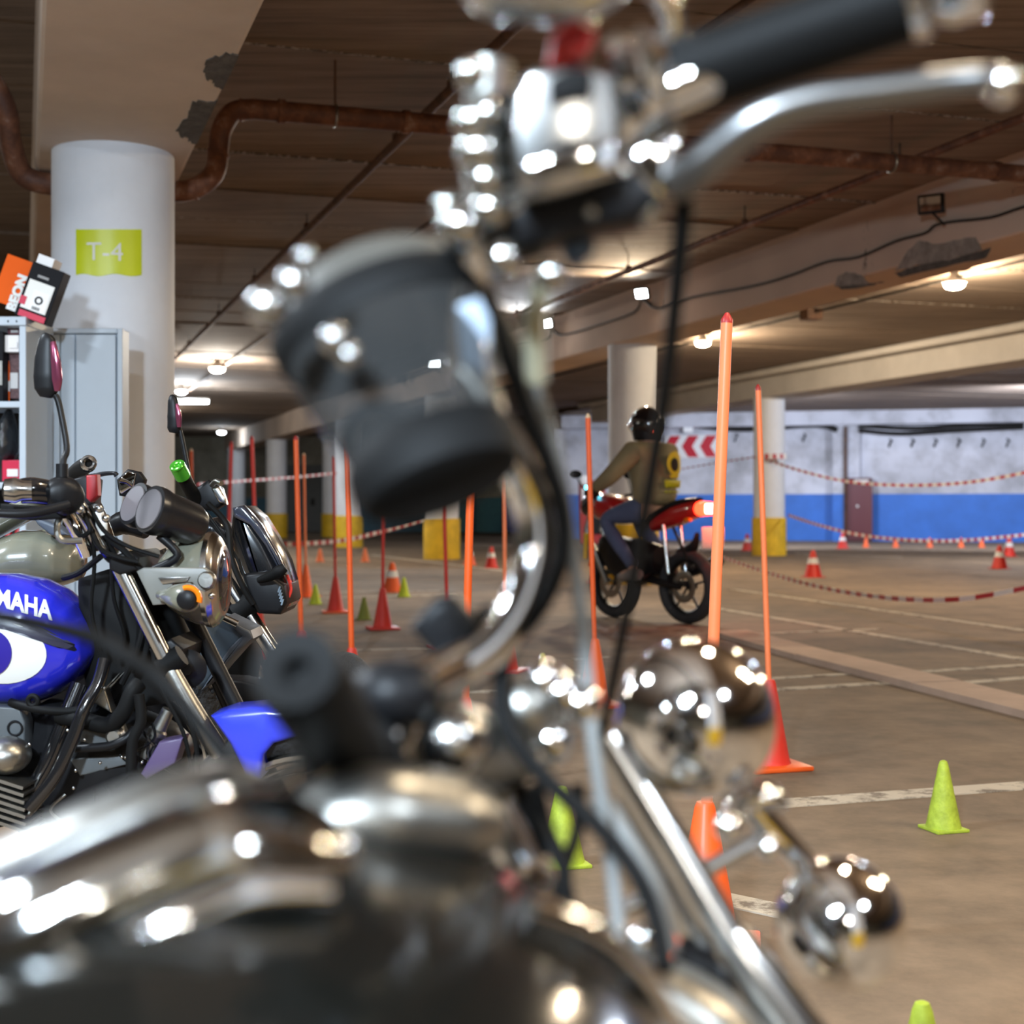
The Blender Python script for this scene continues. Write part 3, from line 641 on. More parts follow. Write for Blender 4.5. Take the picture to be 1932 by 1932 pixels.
fr(-170, 38, 597, 1300, 6.345, .01, 'back_panel', m_wire, sh); fr(-190, -170, 597, 1300, 6.0, .355, 'post', m_cab, sh)
for x in (15, 31): MB().box(P(x, 606, 5.988), (.004, .004, .008)).build('slot', m_wire, sh, False)
# boxes on top
def tilted_box(nm, cx_, cy_, D, wpx, hpx, dep, ang, m, lab):
    c = P(cx_, cy_, D); e = empty(nm, c, lab, 'box'); s_ = D / F
    rot = Matrix.Rotation(R(ang), 3, 'Y')
    MB().box(c + Vector((0, dep / 2, 0)), (wpx * s_, dep, hpx * s_), rot=rot, bevel=.002).build('carton', m, e, False); return e, rot, c, s_
m_cart = mat('orange_carton', (.80, .11, .005), .6, spec=.15); m_cartb = mat('black_carton', (.008, .008, .010), .5, spec=.1); m_bred = mat('crimson_print', (.55, .01, .05), .4)
ob, rot, c, s_ = tilted_box('orange_box', 28, 532, 6.12, 62, 92, .12, 20, m_cart, 'orange carton with white lettering leaning on top of the shelving')
text('BEON', .060, c + rot @ Vector((.030, -.004, -.040)), (R(90), R(20 - 90), 0), m_white, 'lettering', ob, ext=.0015, bold=.004)
bb, rot, c, s_ = tilted_box('black_box', 74, 553, 6.02, 63, 106, .09, 20, m_cartb, 'black carton with a white label tilted on top of the shelving')
def onb(nm, dx, dz, wx, hz, m, off=.003):
    MB().box(c + rot @ Vector((dx * s_, -off, dz * s_)), (wx * s_, .003, hz * s_), rot=rot).build(nm, m, bb, False)
onb('white_panel', 0, -8, 50, 56, m_white); onb('crimson_strip', -24, -22, 12, 16, m_bred, .004); onb('crimson_foot', 2, -46, 52, 12, m_bred)
onb('printed_label', 6, -16, 32, 38, m_reflw, .005)
MB().torus(c + rot @ Vector((5 * s_, -.007, -14 * s_)), (0, 1, 0), .014, .004, 20, 6).build('ring_print', m_wire, bb)
for k in range(6): onb('bar_print', -2 + k * 2.6, -30, 1.2, 6, m_wire, .007)
text('WHEEL LOCK', .020, c + rot @ Vector((0, -.004, 32 * s_)), (R(90), R(20), 0), mat('grey_print', (.3, .3, .3), .5), 'lettering', bb, ext=.0008) if False else onb('grey_print', -2, 30, 22, 5, mat('grey_print', (.25, .25, .25), .5))
cf = MB().box(P(92, 498, 6.1), (.07, .10, .05), rot=Matrix.Rotation(R(20), 3, 'Y')).build('carton_flap', m_reflw, None, False); tag(cf, 'pale open flap of a carton behind the black box', 'carton')
# things on the shelves
items = [('book', -6, 5, 625, 756, m_cartb, 'dark box standing on the upper shelf at the left edge'), ('card_box', 13, 36, 616, 631, mat('crimson_speckle', (.2, .06, .07), .6, var=.4, vscale=90), 'dark red patterned pack at the top of the shelving'),
         ('card_box', 12, 36, 667, 752, mat('brown_speckle', (.14, .07, .07), .6, var=.5, vscale=90), 'brown red patterned pack on the upper shelf'),
         ('packet', 8, 35, 632, 664, m_tw, 'grey printed packet on the upper shelf'), ('bottle', 6, 11, 664, 755, m_cart, 'slim black and orange bottle on the upper shelf'),
         ('red_packet', 3, 37, 868, 908, m_bred, 'red and white packet on the middle shelf'), ('red_jar', 2, 17, 985, 1066, m_redp, 'dark red bottle on the low shelf, left one'), ('red_jar', 20, 36, 978, 1066, m_redp, 'dark red bottle on the low shelf, right one')]
for k, (nm, x0, x1, y0, y1, m, lb) in enumerate(items):
    D = 6.02 + (.06 if nm == 'card_box' else 0) + k * .006; A, B = P(x0, y0, D), P(x1, y1, D); w_ = B.x - A.x; h_ = A.z - B.z
    e = empty(nm, ((A.x + B.x) / 2, D + .05, B.z), lb, 'bottle' if nm in ('bottle', 'red_jar') else 'packet')
    if nm in ('bottle', 'red_jar'):
        MB().lathe(((A.x + B.x) / 2, D + .05, B.z), (0, 0, 1), [(0, w_ * .46), (h_ * .7, w_ * .48), (h_ * .82, w_ * .22), (h_ * .84, w_ * .22)], 16).build('body', m, e)
        MB().lathe(((A.x + B.x) / 2, D + .05, B.z + h_ * .84), (0, 0, 1), [(0, w_ * .25), (h_ * .14, w_ * .24)], 12).build('cap', m_cartb, e)
        MB().lathe(((A.x + B.x) / 2, D + .05, B.z + h_ * .2), (0, 0, 1), [(0, w_ * .49), (h_ * .22, w_ * .49)], 16, False).build('label_band', m_tw, e)
    else:
        MB().box(((A.x + B.x) / 2, D + .08, (A.z + B.z) / 2), (w_, .15, h_), bevel=.003).build('pack', m, e, False)
        MB().box(((A.x + B.x) / 2 + w_ * .1, D + .002, (A.z + B.z) / 2 - h_ * .1), (w_ * .6, .004, h_ * .35)).build('label', m_tw if nm != 'book' else m_satin, e, False)
bg = MB().blade([(8, 864, 6.1, 14, .06), (12, 850, 6.1, 20, .08), (14, 820, 6.1, 18, .08), (16, 790, 6.1, 11, .05), (18, 772, 6.1, 3, .02)], 2.2).build('plastic_bag', mat('black_film', (.015, .017, .02), .15, bump=.9, bscale=18), None); tag(bg, 'glossy black item in clear film on the middle shelf', 'bag')

# ================================================================== parked motorcycle with the blue tank
D1 = 2.65
B1 = empty('motorcycle', (P(300, 0, D1).x, D1, 0), 'parked motorcycle with blue tank, white lettering and round headlight', 'motorcycle', 'motorcycles parked on the left')
class Surf:
    """loft along picture x; knows its own front surface so that prints can lie on it"""
    def __init__(s, st, D, n=2.6): s.st = st; s.D = D; s.n = n
    def at(s, px):
        st = s.st
        for i in range(1, len(st)):
            if px <= st[i][0] or i == len(st) - 1:
                t = (px - st[i - 1][0]) / (st[i][0] - st[i - 1][0]); t = max(0, min(1, t)); t2 = t
                return [st[i - 1][k] + (st[i][k] - st[i - 1][k]) * t2 for k in (1, 2, 3)]
    def pt(s, px, py, lift=0.0):
        y = s.D
        for _ in range(4):       # the surface coordinates whose front point is seen at (px, py)
            qx = CX + (px - CX) * y / s.D; qy = HZ + (py - HZ) * y / s.D
            a, b, t = s.at(qx); h = (b - a) / 2; q = min(.999, abs((qy - (a + b) / 2) / h)); y = s.D - t * (1 - q ** s.n) ** (1 / s.n)
        return P(px, py, y - lift)
    def mesh(s, name, m, par, seg=40, sub=5):
        mb = MB(); rings = []; st = s.st; cols = []
        for i in range(len(st) - 1):
            for j in range(sub): cols.append(st[i][0] + (st[i + 1][0] - st[i][0]) * j / sub)
        cols.append(st[-1][0])
        for px in cols:
            a, b, t = s.at(px); cy = (a + b) / 2; h = (b - a) / 2; ring = []
            for j in range(seg):
                th = 2 * math.pi * j / seg; c_, s_ = math.cos(th), math.sin(th)
                zz = math.copysign(abs(s_) ** (2 / s.n), s_) * h; yy = math.copysign(abs(c_) ** (2 / s.n), c_) * t
                p = P(px, cy + zz, s.D); p.y = s.D - yy; ring.append(p)
            rings.append(mb.ring(ring))
        return mb.skin(rings).build(name, m, par)
    def patch(s, poly, name, m, par, lift=.002):
        """print on the surface: polar grid filling the polygon"""
        cx_ = sum(p[0] for p in poly) / len(poly); cy_ = sum(p[1] for p in poly) / len(poly); mb = MB(); K = 6; rows = []
        for k in range(1, K + 1):
            rows.append(mb.ring([s.pt(cx_ + (x - cx_) * k / K, cy_ + (y - cy_) * k / K, lift) for x, y in poly]))
        c = mb.bm.verts.new(s.pt(cx_, cy_, lift)); n = len(poly)
        for j in range(n): mb.bm.faces.new((c, rows[0][j], rows[0][(j + 1) % n]))
        mb.skin(rows, False); return mb.build(name, m, par)
def oval(cx_, cy_, rx, ry, n=28, rot=0): return [(cx_ + rx * math.cos(2 * math.pi * i / n) * math.cos(R(rot)) - ry * math.sin(2 * math.pi * i / n) * math.sin(R(rot)), cy_ + rx * math.cos(2 * math.pi * i / n) * math.sin(R(rot)) + ry * math.sin(2 * math.pi * i / n) * math.cos(R(rot))) for i in range(n)]
tk = Surf([(-230, 1120, 1290, .06), (-150, 1092, 1312, .11), (-40, 1080, 1322, .13), (30, 1082, 1326, .13), (80, 1092, 1322, .125), (120, 1112, 1306, .115), (150, 1140, 1284, .10), (172, 1175, 1258, .08), (184, 1205, 1236, .045), (187, 1220, 1224, .01)], D1 + .13, 2.8)
tank = tk.mesh('fuel_tank', m_blue, B1)
tk.patch(oval(2, 1232, 86, 58, 32, 4), 'white_oval', m_white, tank, .003); tk.patch(oval(-18, 1232, 40, 44, 32), 'dark_oval', mat('navy_print', (.02, .01, .25), .3), tank, .006)
tk.patch([(-200, 1150), (-100, 1148), (0, 1160), (80, 1185), (140, 1215), (165, 1225), (150, 1232), (110, 1222), (60, 1200), (0, 1180), (-100, 1166), (-200, 1168)], 'dark_swoosh', mat('charcoal_print', (.035, .035, .06), .3), tank, .004)
# lettering laid on the tank's own surface
def surf_text(body, srf, cx_, cy_, hpx, slope, m, name, par, sx=1.0, bold=.02):
    c = bpy.data.curves.new(name, 'FONT'); c.body = body; c.size = 1; c.align_x = 'RIGHT'; c.align_y = 'CENTER'; c.offset = bold; c.resolution_u = 3; c.extrude = .0
    t = bpy.data.objects.new(name, c); COL.objects.link(t); me = bpy.data.meshes.new_from_object(t.evaluated_get(bpy.context.evaluated_depsgraph_get())); bpy.data.objects.remove(t)
    bm = bmesh.new(); bm.from_mesh(me); bmesh.ops.subdivide_edges(bm, edges=bm.edges, cuts=2)
    off = Vector(B1.location)
    for v in bm.verts:
        px = cx_ + v.co.x * hpx * 1.4 * sx; py = cy_ - v.co.y * hpx * 1.4 + (px - cx_) * slope; p = srf.pt(px, py, .0035); v.co = p - off
    bmesh.ops.triangulate(bm, faces=bm.faces); bm.to_mesh(me); bm.free(); me.materials.clear(); me.materials.append(m)
    o = bpy.data.objects.new(name, me); COL.objects.link(o); o.parent = par; return o
surf_text('YAMAHA', tk, 97, 1154, 34, .26, m_white, 'lettering', tank, .78, .035)
MB().torus(P(62, 1322, D1), (0, 1, 0), .009, .005, 20, 8).build('tank_bolt', m_black, B1)
# fork
tb('fork_tube', [(222, 1064, D1), (312, 1245, D1)], .0155, m_chrome2, B1)
tb('fork_slider', [(312, 1245, D1), (352, 1320, D1), (405, 1405, D1), (470, 1500, D1), (592, 1660, D1 - .02)], [.0155, .0185, .0195, .0195, .018], m_satin, B1)
tb('fork_tube', [(300, 1040, D1 + .2), (480, 1400, D1 + .2), (600, 1640, D1 + .14)], .016, m_blackp, B1)
MB().tube([P(303, 1262, D1), P(343, 1236, D1)], .021, 14).build('fork_clamp', m_black, B1)
MB().prism([(205, 1050), (240, 1040), (262, 1052), (262, 1075), (225, 1085), (205, 1075)], D1 - .02, .22, .006).build('top_clamp', m_blackp, B1)
MB().prism([(280, 1225), (322, 1205), (345, 1225), (340, 1250), (300, 1265)], D1 + .02, .18, .006).build('lower_clamp', m_blackp, B1)
# headlight
hl = Surf([(292, 1080, 1110, .02), (305, 1052, 1128, .045), (325, 1028, 1150, .065), (350, 1012, 1168, .08), (375, 1006, 1178, .086), (398, 1005, 1181, .088)], D1 + .09, 2.0).mesh('headlight_shell', m_olive, B1)
Surf([(394, 1003, 1183, .089), (404, 1003, 1184, .09), (414, 1012, 1178, .085), (424, 1030, 1160, .07)], D1 + .09, 2.0).mesh('headlight_ring', m_chrome2, hl)
Surf([(420, 1026, 1162, .068), (428, 1048, 1145, .05), (432, 1080, 1110, .02)], D1 + .09, 2.0).mesh('headlight_glass', m_glass, hl)
br = MB().prism([(257, 1078), (270, 1071), (384, 1071), (398, 1080), (406, 1095), (401, 1110), (386, 1117), (372, 1112), (362, 1099), (326, 1100), (316, 1140), (288, 1142)], D1 - .03, .018, .003).build('headlight_bracket', mat('grey_bracket_paint', (.20, .20, .18), .4), B1)
MB().prism([(298, 1090), (358, 1088), (352, 1098), (306, 1102)], D1 - .034, .006, .001).build('bracket_recess', m_chrome2, br)
MB().lathe(P(388, 1095, D1 - .045), (0, 1, 0), [(0, .006), (.0, .013), (.004, .016), (.02, .016)], 24).build('bracket_bolt', m_satin, br)
MB().ell(P(399, 1124, D1 - .03), (.006, .006, .006)).build('screw', m_chrome2, br)
ts = MB().blade([(300, 1122, D1 - .05, 8, .01), (318, 1124, D1 - .06, 14, .02), (335, 1126, D1 - .08, 24, .026), (352, 1128, D1 - .10, 28, .030), (366, 1129, D1 - .10, 25, .028), (374, 1129, D1 - .1, 14, .016)], 2).build('turn_signal', m_olive, B1)
MB().torus(P(354, 1131, D1 - .128), (0.1, -1, .05), .0205, (.0055, .008), 30, 8, 165, 290).build('amber_lens', m_amber, ts)
MB().lathe(P(349, 1132, D1 - .138), (.1, 1, 0), [(0, .012), (.004, .017), (.02, .019)], 24).build('lens_cap', m_blackp, ts)
# gauges
m_gaug = mat('gauge_plastic', (.010, .010, .011), .28, spec=.4)
for i, (a_, b_, r0) in enumerate((((262, 960, D1 - .02), (352, 992, D1 + .06), 46), ((232, 950, D1 + .10), (300, 980, D1 + .16), 44))):
    A, B = P(*a_), P(*b_); d = (B - A); L0 = d.length; rr = r0 * D1 / F; d = Vector((d.x, abs(d.y) * .9, d.z)).normalized()
    gg = MB().lathe(A + Vector((.02, 0, 0)), d, [(0, rr * .93), (.0, rr), (.012, rr * 1.03), (.022, rr), (.03, rr * .95), (L0 * .85, rr * .88), (L0, rr * .7)], 36).build('gauge', m_gaug, B1)
    MB().lathe(A + Vector((.018, 0, 0)), d, [(-.001, rr * .84), (.004, rr * .86)], 32).build('gauge_face', mat('gauge_glass', (.13, .12, .125), .3, spec=.3), gg)
tb('gauge_stay', [(300, 1010, D1), (335, 1048, D1), (290, 1075, D1)], .008, m_blackp, B1)
# handlebar and controls
tb('handlebar', [(20, 930, D1 - .10), (110, 930, D1 - .05), (150, 955, D1), (185, 1010, D1 + .03), (205, 1045, D1 + .05), (215, 1048, D1 + .2), (190, 975, D1 + .3), (160, 905, D1 + .42), (150, 890, D1 + .5)], .0125, m_chrome2, B1)
MB().lathe(P(4, 925, D1 - .12), (1, .3, 0), [(0, .008), (.004, .020), (.022, .023), (.034, .018), (.05, .017)], 24).build('bar_end', m_chrome2, B1)
tb('grip', [(38, 927, D1 - .10), (62, 925, D1 - .09), (95, 930, D1 - .07)], [.022, .024, .023], m_blackg, B1, 20)
sw = MB().blade([(88, 932, D1 - .08, 22, .028), (108, 932, D1 - .07, 34, .034), (124, 936, D1 - .06, 36, .034), (130, 938, D1 - .05, 24, .03)], 2.8).build('switch_housing', m_blackp, B1)
MB().prism([(0, 950), (60, 955), (120, 962), (125, 978), (60, 982), (0, 975)], D1 - .06, .03, .004).build('clutch_perch', m_black, B1)
tb('clutch_lever', [(130, 952, D1 - .1), (60, 968, D1 - .14), (-10, 968, D1 - .16), (-60, 960, D1 - .17)], [.008, .009, .007, .007], m_blackp, B1)
def mirror(par, stalk, head, mface=None, gl=None, D=D1):
    st = tb('mirror_stalk', stalk, .0058, m_blackp, par)
    hd = MB().blade(head, 2.4, 24, 5).build('mirror_head', mface or m_blackp, par)
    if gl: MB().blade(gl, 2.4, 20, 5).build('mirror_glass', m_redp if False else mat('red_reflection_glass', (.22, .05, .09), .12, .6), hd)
    return hd
mirror(B1, [(118, 900, D1 - .07), (120, 868, D1 - .06), (126, 842, D1 - .05), (112, 765, D1 - .04), (104, 745, D1 - .04)],
       [(93, 630, D1 - .04, 6, .006), (90, 640, D1 - .04, 15, .012), (88, 675, D1 - .04, 22, .016), (88, 710, D1 - .04, 24, .018), (88, 735, D1 - .04, 22, .016), (86, 750, D1 - .04, 10, .008)], None,
       [(100, 645, D1 - .056, 5, .004), (105, 680, D1 - .058, 9, .006), (108, 715, D1 - .058, 10, .006), (108, 738, D1 - .056, 5, .004)])
MB().tube([P(117, 875, D1 - .07), P(117, 900, D1 - .07)], .011, 12).build('mirror_mount', m_blackp, B1)
MB().prism([(130, 905), (168, 895), (182, 905), (178, 950), (150, 960), (132, 945)], D1 + .15, .05, .006).build('master_cylinder', m_blackp, B1)
MB().prism([(162, 897), (182, 895), (184, 935), (170, 948), (162, 940)], D1 + .12, .03, .004).build('red_cap', m_redp, B1)
tb('grip', [(135, 900, D1 + .46), (150, 885, D1 + .38), (166, 876, D1 + .30)], .017, m_black, B1, 18)
MB().torus(P(167, 874, D1 + .29), (-.2, 1, -.1), .012, .005, 20, 8).build('bar_end', m_chrome2, B1)
tb('brake_lever', [(150, 905, D1 + .3), (190, 895, D1 + .28), (214, 893, D1 + .26), (220, 897, D1 + .26)], [.006, .005, .004, .006], m_blackp, B1)
for i, pts_ in enumerate([[(130, 975, D1), (150, 1010, D1 - .02), (170, 1000, D1 - .03), (160, 975, D1 - .02)], [(120, 965, D1 - .03), (108, 990, D1 - .05), (115, 1018, D1 - .05), (155, 1020, D1 - .04)],
                         [(170, 955, D1), (195, 1000, D1 - .02), (240, 1030, D1 - .03), (300, 1050, D1 - .03)], [(160, 970, D1), (185, 1030, D1 - .03), (220, 1050, D1 - .04), (262, 1060, D1 - .04)],
                         [(180, 960, D1 + .02), (200, 1010, D1), (235, 1040, D1 - .02), (270, 1078, D1 - .02)], [(175, 1000, D1), (178, 1070, D1 + .02), (172, 1150, D1 + .03), (190, 1230, D1 + .04)],
                         [(200, 1010, D1 + .02), (240, 1100, D1 + .05), (262, 1180, D1 + .08), (250, 1270, D1 + .08)], [(275, 1150, D1 + .05), (262, 1220, D1 + .04), (230, 1290, D1 + .05)],
                         [(285, 1200, D1), (300, 1290, D1 - .01), (345, 1380, D1 - .01), (365, 1470, D1 - .01)], [(330, 1290, D1), (352, 1340, D1 - .02), (372, 1420, D1 - .02), (370, 1500, D1 - .02)],
                         [(190, 1050, D1), (150, 1080, D1 + .05), (120, 1090, D1 + .1)], [(210, 1060, D1 + .04), (215, 1130, D1 + .06), (235, 1200, D1 + .08), (225, 1250, D1 + .08)]]):
    tb('cable', pts_, (.0045, .006, .004)[i % 3], m_black if i != 1 else m_satin, B1, 8)
for px, py in ((118, 955), (150, 962), (188, 960), (200, 978)): MB().ell(P(px, py, D1 - .04), (.008, .008, .008)).build('bolt', m_chrome2, B1)
tb('riser', [(128, 970, D1), (150, 1010, D1), (165, 1045, D1 + .02)], .014, m_chrome, B1); tb('riser', [(152, 960, D1 + .06), (172, 1000, D1 + .06), (185, 1040, D1 + .06)], .014, m_chrome, B1)
tb('hose_boot', [(186, 965, D1), (192, 990, D1), (196, 1010, D1)], [.008, .011, .006], m_white, B1, 10)
# frame and engine
MB().blade([(60, 1345, D1 + .14, 40, .05), (130, 1420, D1 + .14, 130, .10), (220, 1440, D1 + .14, 120, .11), (310, 1440, D1 + .14, 80, .08), (350, 1450, D1 + .14, 40, .04)], 3).build('engine_block', m_blackp, B1)
MB().blade([(190, 1080, D1 + .15, 40, .04), (215, 1160, D1 + .15, 62, .05), (240, 1250, D1 + .15, 80, .05), (250, 1330, D1 + .15, 80, .05)], 3).build('frame_neck', m_black, B1)
MB().prism([(-60, 1330), (36, 1335), (46, 1362), (46, 1440), (10, 1420), (-60, 1400)], D1 + .02, .05, .004).build('side_cover', mat('grey_cover', (.09, .10, .105), .45), B1)
MB().torus(P(28, 1374, D1 + .016), (0, 1, 0), .013, .002, 24, 6).build('cover_ring', m_blackp, B1)
MB().prism([(150, 1370), (215, 1350), (235, 1385), (200, 1410), (150, 1400)], D1 + .03, .05, .004).build('side_cover', mat('grey_cover', (.09, .10, .105), .45), B1)
MB().prism([(170, 1330), (196, 1300), (210, 1345), (175, 1325)], D1 + .035, .04, .003).build('side_cover', m_satin, B1)
MB().prism([(130, 1432), (230, 1425), (250, 1440), (150, 1465)], D1 + .03, .05, .004).build('side_cover', mat('grey_cover', (.09, .10, .105), .45), B1)
tb('frame_tube', [(198, 1245, D1 + .02), (185, 1290, D1), (160, 1335, D1 - .02), (135, 1400, D1 - .03), (100, 1470, D1 - .04), (55, 1525, D1 - .04)], .0125, m_blackg, B1, 16)
tb('frame_tube', [(150, 1290, D1 + .06), (118, 1370, D1 + .04), (90, 1440, D1 + .03), (50, 1510, D1 + .03)], .016, m_blackg, B1, 16)
tb('radiator_hose', [(262, 1290, D1), (250, 1305, D1 - .01), (232, 1345, D1 - .01), (205, 1368, D1), (160, 1360, D1 + .01), (110, 1350, D1 + .02)], .0155, m_black, B1, 16)
tb('frame_tube', [(20, 1325, D1 + .02), (70, 1338, D1), (130, 1342, D1 + .01), (170, 1335, D1 + .02)], .008, m_black, B1)
tb('cooling_pipe', [(135, 1412, D1), (200, 1408, D1 - .01), (235, 1395, D1 - .01), (255, 1375, D1)], .008, m_blackp, B1)
tb('hose', [(262, 1310, D1 - .03), (266, 1360, D1 - .03), (250, 1400, D1 - .03), (247, 1460, D1 - .03)], .010, m_black, B1)
MB().lathe(P(213, 1391, D1 - .01), (0, 1, 0), [(0, .011), (.004, .015), (.03, .015)], 20).build('filler_cap', m_satin, B1)
MB().lathe(P(300, 1375, D1 + .02), (-.45, 0, -.9), [(-.04, .012), (0, .014), (.004, .018), (.012, .018), (.014, .012), (.06, .011)], 18).build('spark_unit', m_satin, B1)
MB().ell(P(12, 1425, D1 - .01), (.045, .05, .035)).build('cylinder_head', m_satin, B1)
for k in range(7):
    MB().box(P(12 + k * 3, 1462 + k * 14, D1), (.10 - k * .004, .10, .006), rot=Matrix.Rotation(R(18), 3, 'Y')).build('cooling_fin', m_satin, B1, False)
MB().tube([P(20, 1510, D1 - .02), P(62, 1530, D1 - .02)], .014, 14).build('exhaust_stub', m_satin, B1)
tb('hose', [(-20, 1560, D1 - .03), (30, 1545, D1 - .03), (60, 1520, D1 - .03)], .006, m_black, B1)
for px, py in ((197, 1298), (56, 1405), (230, 1428), (237, 1429), (189, 1439), (143, 1454), (268, 1438), (139, 1487), (160, 1396), (128, 1378)):
    MB().ell(P(px, py, D1 - .005), (.0035, .0035, .0035), u=10, v=6).build('bolt', m_chrome2, B1)
for k in range(10):
    x = random.uniform(90, 300); y = random.uniform(1340, 1500); tb('cable', [(x, y, D1 + .01), (x + random.uniform(-30, 30), y + 30, D1), (x + random.uniform(-50, 50), y + 60, D1 + .01)], .003, random.choice([m_black, m_satin, m_blackg]), B1, 6)
MB().lathe(P(352, 1262, D1 + .07), (.25, -1, 0), [(0, .036), (.006, .038), (.012, .030), (.016, .012), (.022, .010)], 28).build('horn', m_blackp, B1)
MB().blade([(250, 1080, D1 + .25, 50, .04), (290, 1180, D1 + .25, 62, .05), (330, 1290, D1 + .22, 60, .05)], 3).build('dark_filler', m_black, B1)  # dark filler added to blacken the gap in front of the column base
# wheel, fender, disc
wc = P(592, 1650, D1)
MB().torus(wc, (.12, 1, 0), .262, (.034, .045), 64, 14).build('tyre', m_tyre, B1)
rm = MB().torus(wc, (.12, 1, 0), .222, (.012, .030), 64, 10).build('rim', m_chrome2, B1)
for k in range(3): MB().torus(wc, (.12, 1, 0), .213 - .012 * k, .0025, 64, 6).build('rim_lip', m_chrome2, rm)
for k in range(6):
    th = R(60 * k + 12); d = Vector((math.cos(th), -.12 * math.cos(th), math.sin(th))); MB().tube([wc + d * .03, wc + d * .215], [.014, .009], 10).build('spoke', m_blackp, rm)
MB().lathe(wc - Vector((0, .05, 0)), (.12, 1, 0), [(0, .02), (.01, .03), (.09, .03), (.1, .02)], 24).build('hub', m_satin, rm)
ds = MB().torus(wc - Vector((.004, .055, 0)), (.12, 1, 0), .118, (.022, .002), 56, 8).build('brake_disc', m_satin, B1)
for k in range(36):
    th = 2 * math.pi * k / 36; rr = .110 + .011 * (k % 2); c = wc + Vector((math.cos(th) * rr - .004, -.0582 - .12 * math.cos(th) * rr, math.sin(th) * rr)); MB().lathe(c, (.12, 1, 0), [(0, .0032), (.002, .0032)], 8).build('disc_hole', m_wire, ds)
MB().prism([(608, 1508), (606, 1492), (615, 1484), (626, 1492), (630, 1508)], D1 - .075, .01, .001).build('caliper_tab', m_satin, B1)
MB().blade([(618, 1512, D1 - .08, 12, .01), (620, 1540, D1 - .08, 20, .014), (619, 1566, D1 - .08, 12, .01)], 2).build('caliper', m_gb, B1)
fd = MB().prism([(395, 1352), (430, 1340), (500, 1334), (580, 1343), (640, 1372), (625, 1388), (560, 1392), (515, 1404), (497, 1425), (490, 1472), (462, 1464), (432, 1404)], D1 - .06, .12, .014).build('front_fender', m_bluef, B1)
MB().prism([(300, 1400), (345, 1392), (330, 1440), (275, 1470), (265, 1460)], D1 - .02, .06, .004).build('belly_panel', mat('violet_panel', (.10, .07, .16), .4), B1)

# ================================================================== second parked motorcycle: olive tank, grey-blue front fender
D2_ = 3.15
B2 = empty('motorcycle', (P(200, 0, D2_).x, D2_, 0), 'parked motorcycle with olive grey tank and grey-blue front fender behind', 'motorcycle', 'motorcycles parked on the left')
tk2 = Surf([(-160, 1060, 1120, .06), (-60, 1035, 1120, .12), (0, 1018, 1115, .14), (50, 1000, 1110, .14), (90, 998, 1108, .13), (125, 1008, 1104, .11), (148, 1030, 1095, .07), (156, 1060, 1075, .015)], D2_ + .1, 2.3).mesh('fuel_tank', m_olive, B2)
MB().blade([(-40, 1010, D2_ + .1, 20, .07), (60, 955, D2_ + .1, 22, .08), (110, 920, D2_ + .1, 18, .07), (160, 895, D2_ + .1, 10, .04)], 2.4).build('cowl', m_olive, B2)
MB().prism([(60, 975), (105, 990), (130, 1010), (95, 1010), (70, 990)], D2_, .05, .006).build('side_fin', mat('slate_plastic', (.07, .085, .11), .4), B2)
mh = MB().prism([(219, 905), (240, 885), (262, 890), (273, 905), (268, 925), (240, 938), (224, 935)], D2_ + .1, .03, .006).build('mirror_head', m_blackp, B2)
MB().prism([(223, 906), (241, 889), (257, 893), (252, 918), (230, 932), (226, 930)], D2_ + .094, .006, .002).build('mirror_glass', m_mir, mh)
tb('mirror_stalk', [(268, 920, D2_ + .12), (282, 945, D2_ + .12), (290, 985, D2_ + .14)], .007, m_blackp, B2)
tb('handlebar', [(280, 975, D2_ + .2), (200, 990, D2_ + .15), (120, 985, D2_ + .1)], .012, m_blackp, B2)
MB().blade([(205, 1000, D2_ + .1, 15, .04), (240, 985, D2_ + .1, 24, .05), (280, 1000, D2_ + .1, 18, .04)], 2.6).build('gauge_pod', m_blackp, B2)
tb('fork_tube', [(330, 1080, D2_), (385, 1220, D2_), (440, 1345, D2_)], .018, m_blackp, B2); tb('fork_tube', [(300, 1090, D2_ + .2), (355, 1220, D2_ + .2), (410, 1345, D2_ + .2)], .018, m_blackp, B2)
wc2 = P(230, 1448, D2_ + .1)
MB().torus(wc2, (.1, 1, 0), .245, (.036, .050), 60, 14).build('tyre', m_tyre, B2)
MB().torus(wc2, (.1, 1, 0), .205, (.010, .030), 60, 10).build('rim', m_chrome2, B2)
for k in range(34):
    th = R(-20 + k * 4); d = Vector((math.cos(th), 0, math.sin(th))); MB().box(wc2 + d * .281 - Vector((0, .02, 0)), (.010, .04, .012), rot=Matrix.Rotation(-th, 3, 'Y')).build('tread_block', m_tyre, B2, False)
MB().prism([(372, 1170), (395, 1160), (425, 1168), (470, 1198), (445, 1225), (415, 1262), (392, 1295), (372, 1302), (358, 1285), (362, 1225)], D2_ - .06, .12, .012).build('front_fender', m_gb, B2)
MB().prism([(420, 1165), (472, 1190), (478, 1205), (450, 1228), (418, 1264), (392, 1296), (378, 1304), (400, 1270), (430, 1225), (455, 1200)], D2_ - .075, .14, .006).build('fender_edge', mat('slate_plastic', (.07, .085, .11), .4), B2)
MB().blade([(130, 1200, D2_ + .1, 60, .08), (200, 1320, D2_ + .1, 120, .1), (290, 1420, D2_ + .1, 90, .08), (360, 1500, D2_ + .1, 60, .06)], 3).build('engine_block', m_blackp, B2)
MB().tube([P(410, 1160, D2_ - .08), P(448, 1178, D2_ - .08)], .008, 10).build('brake_pipe', m_chrome2, B2)

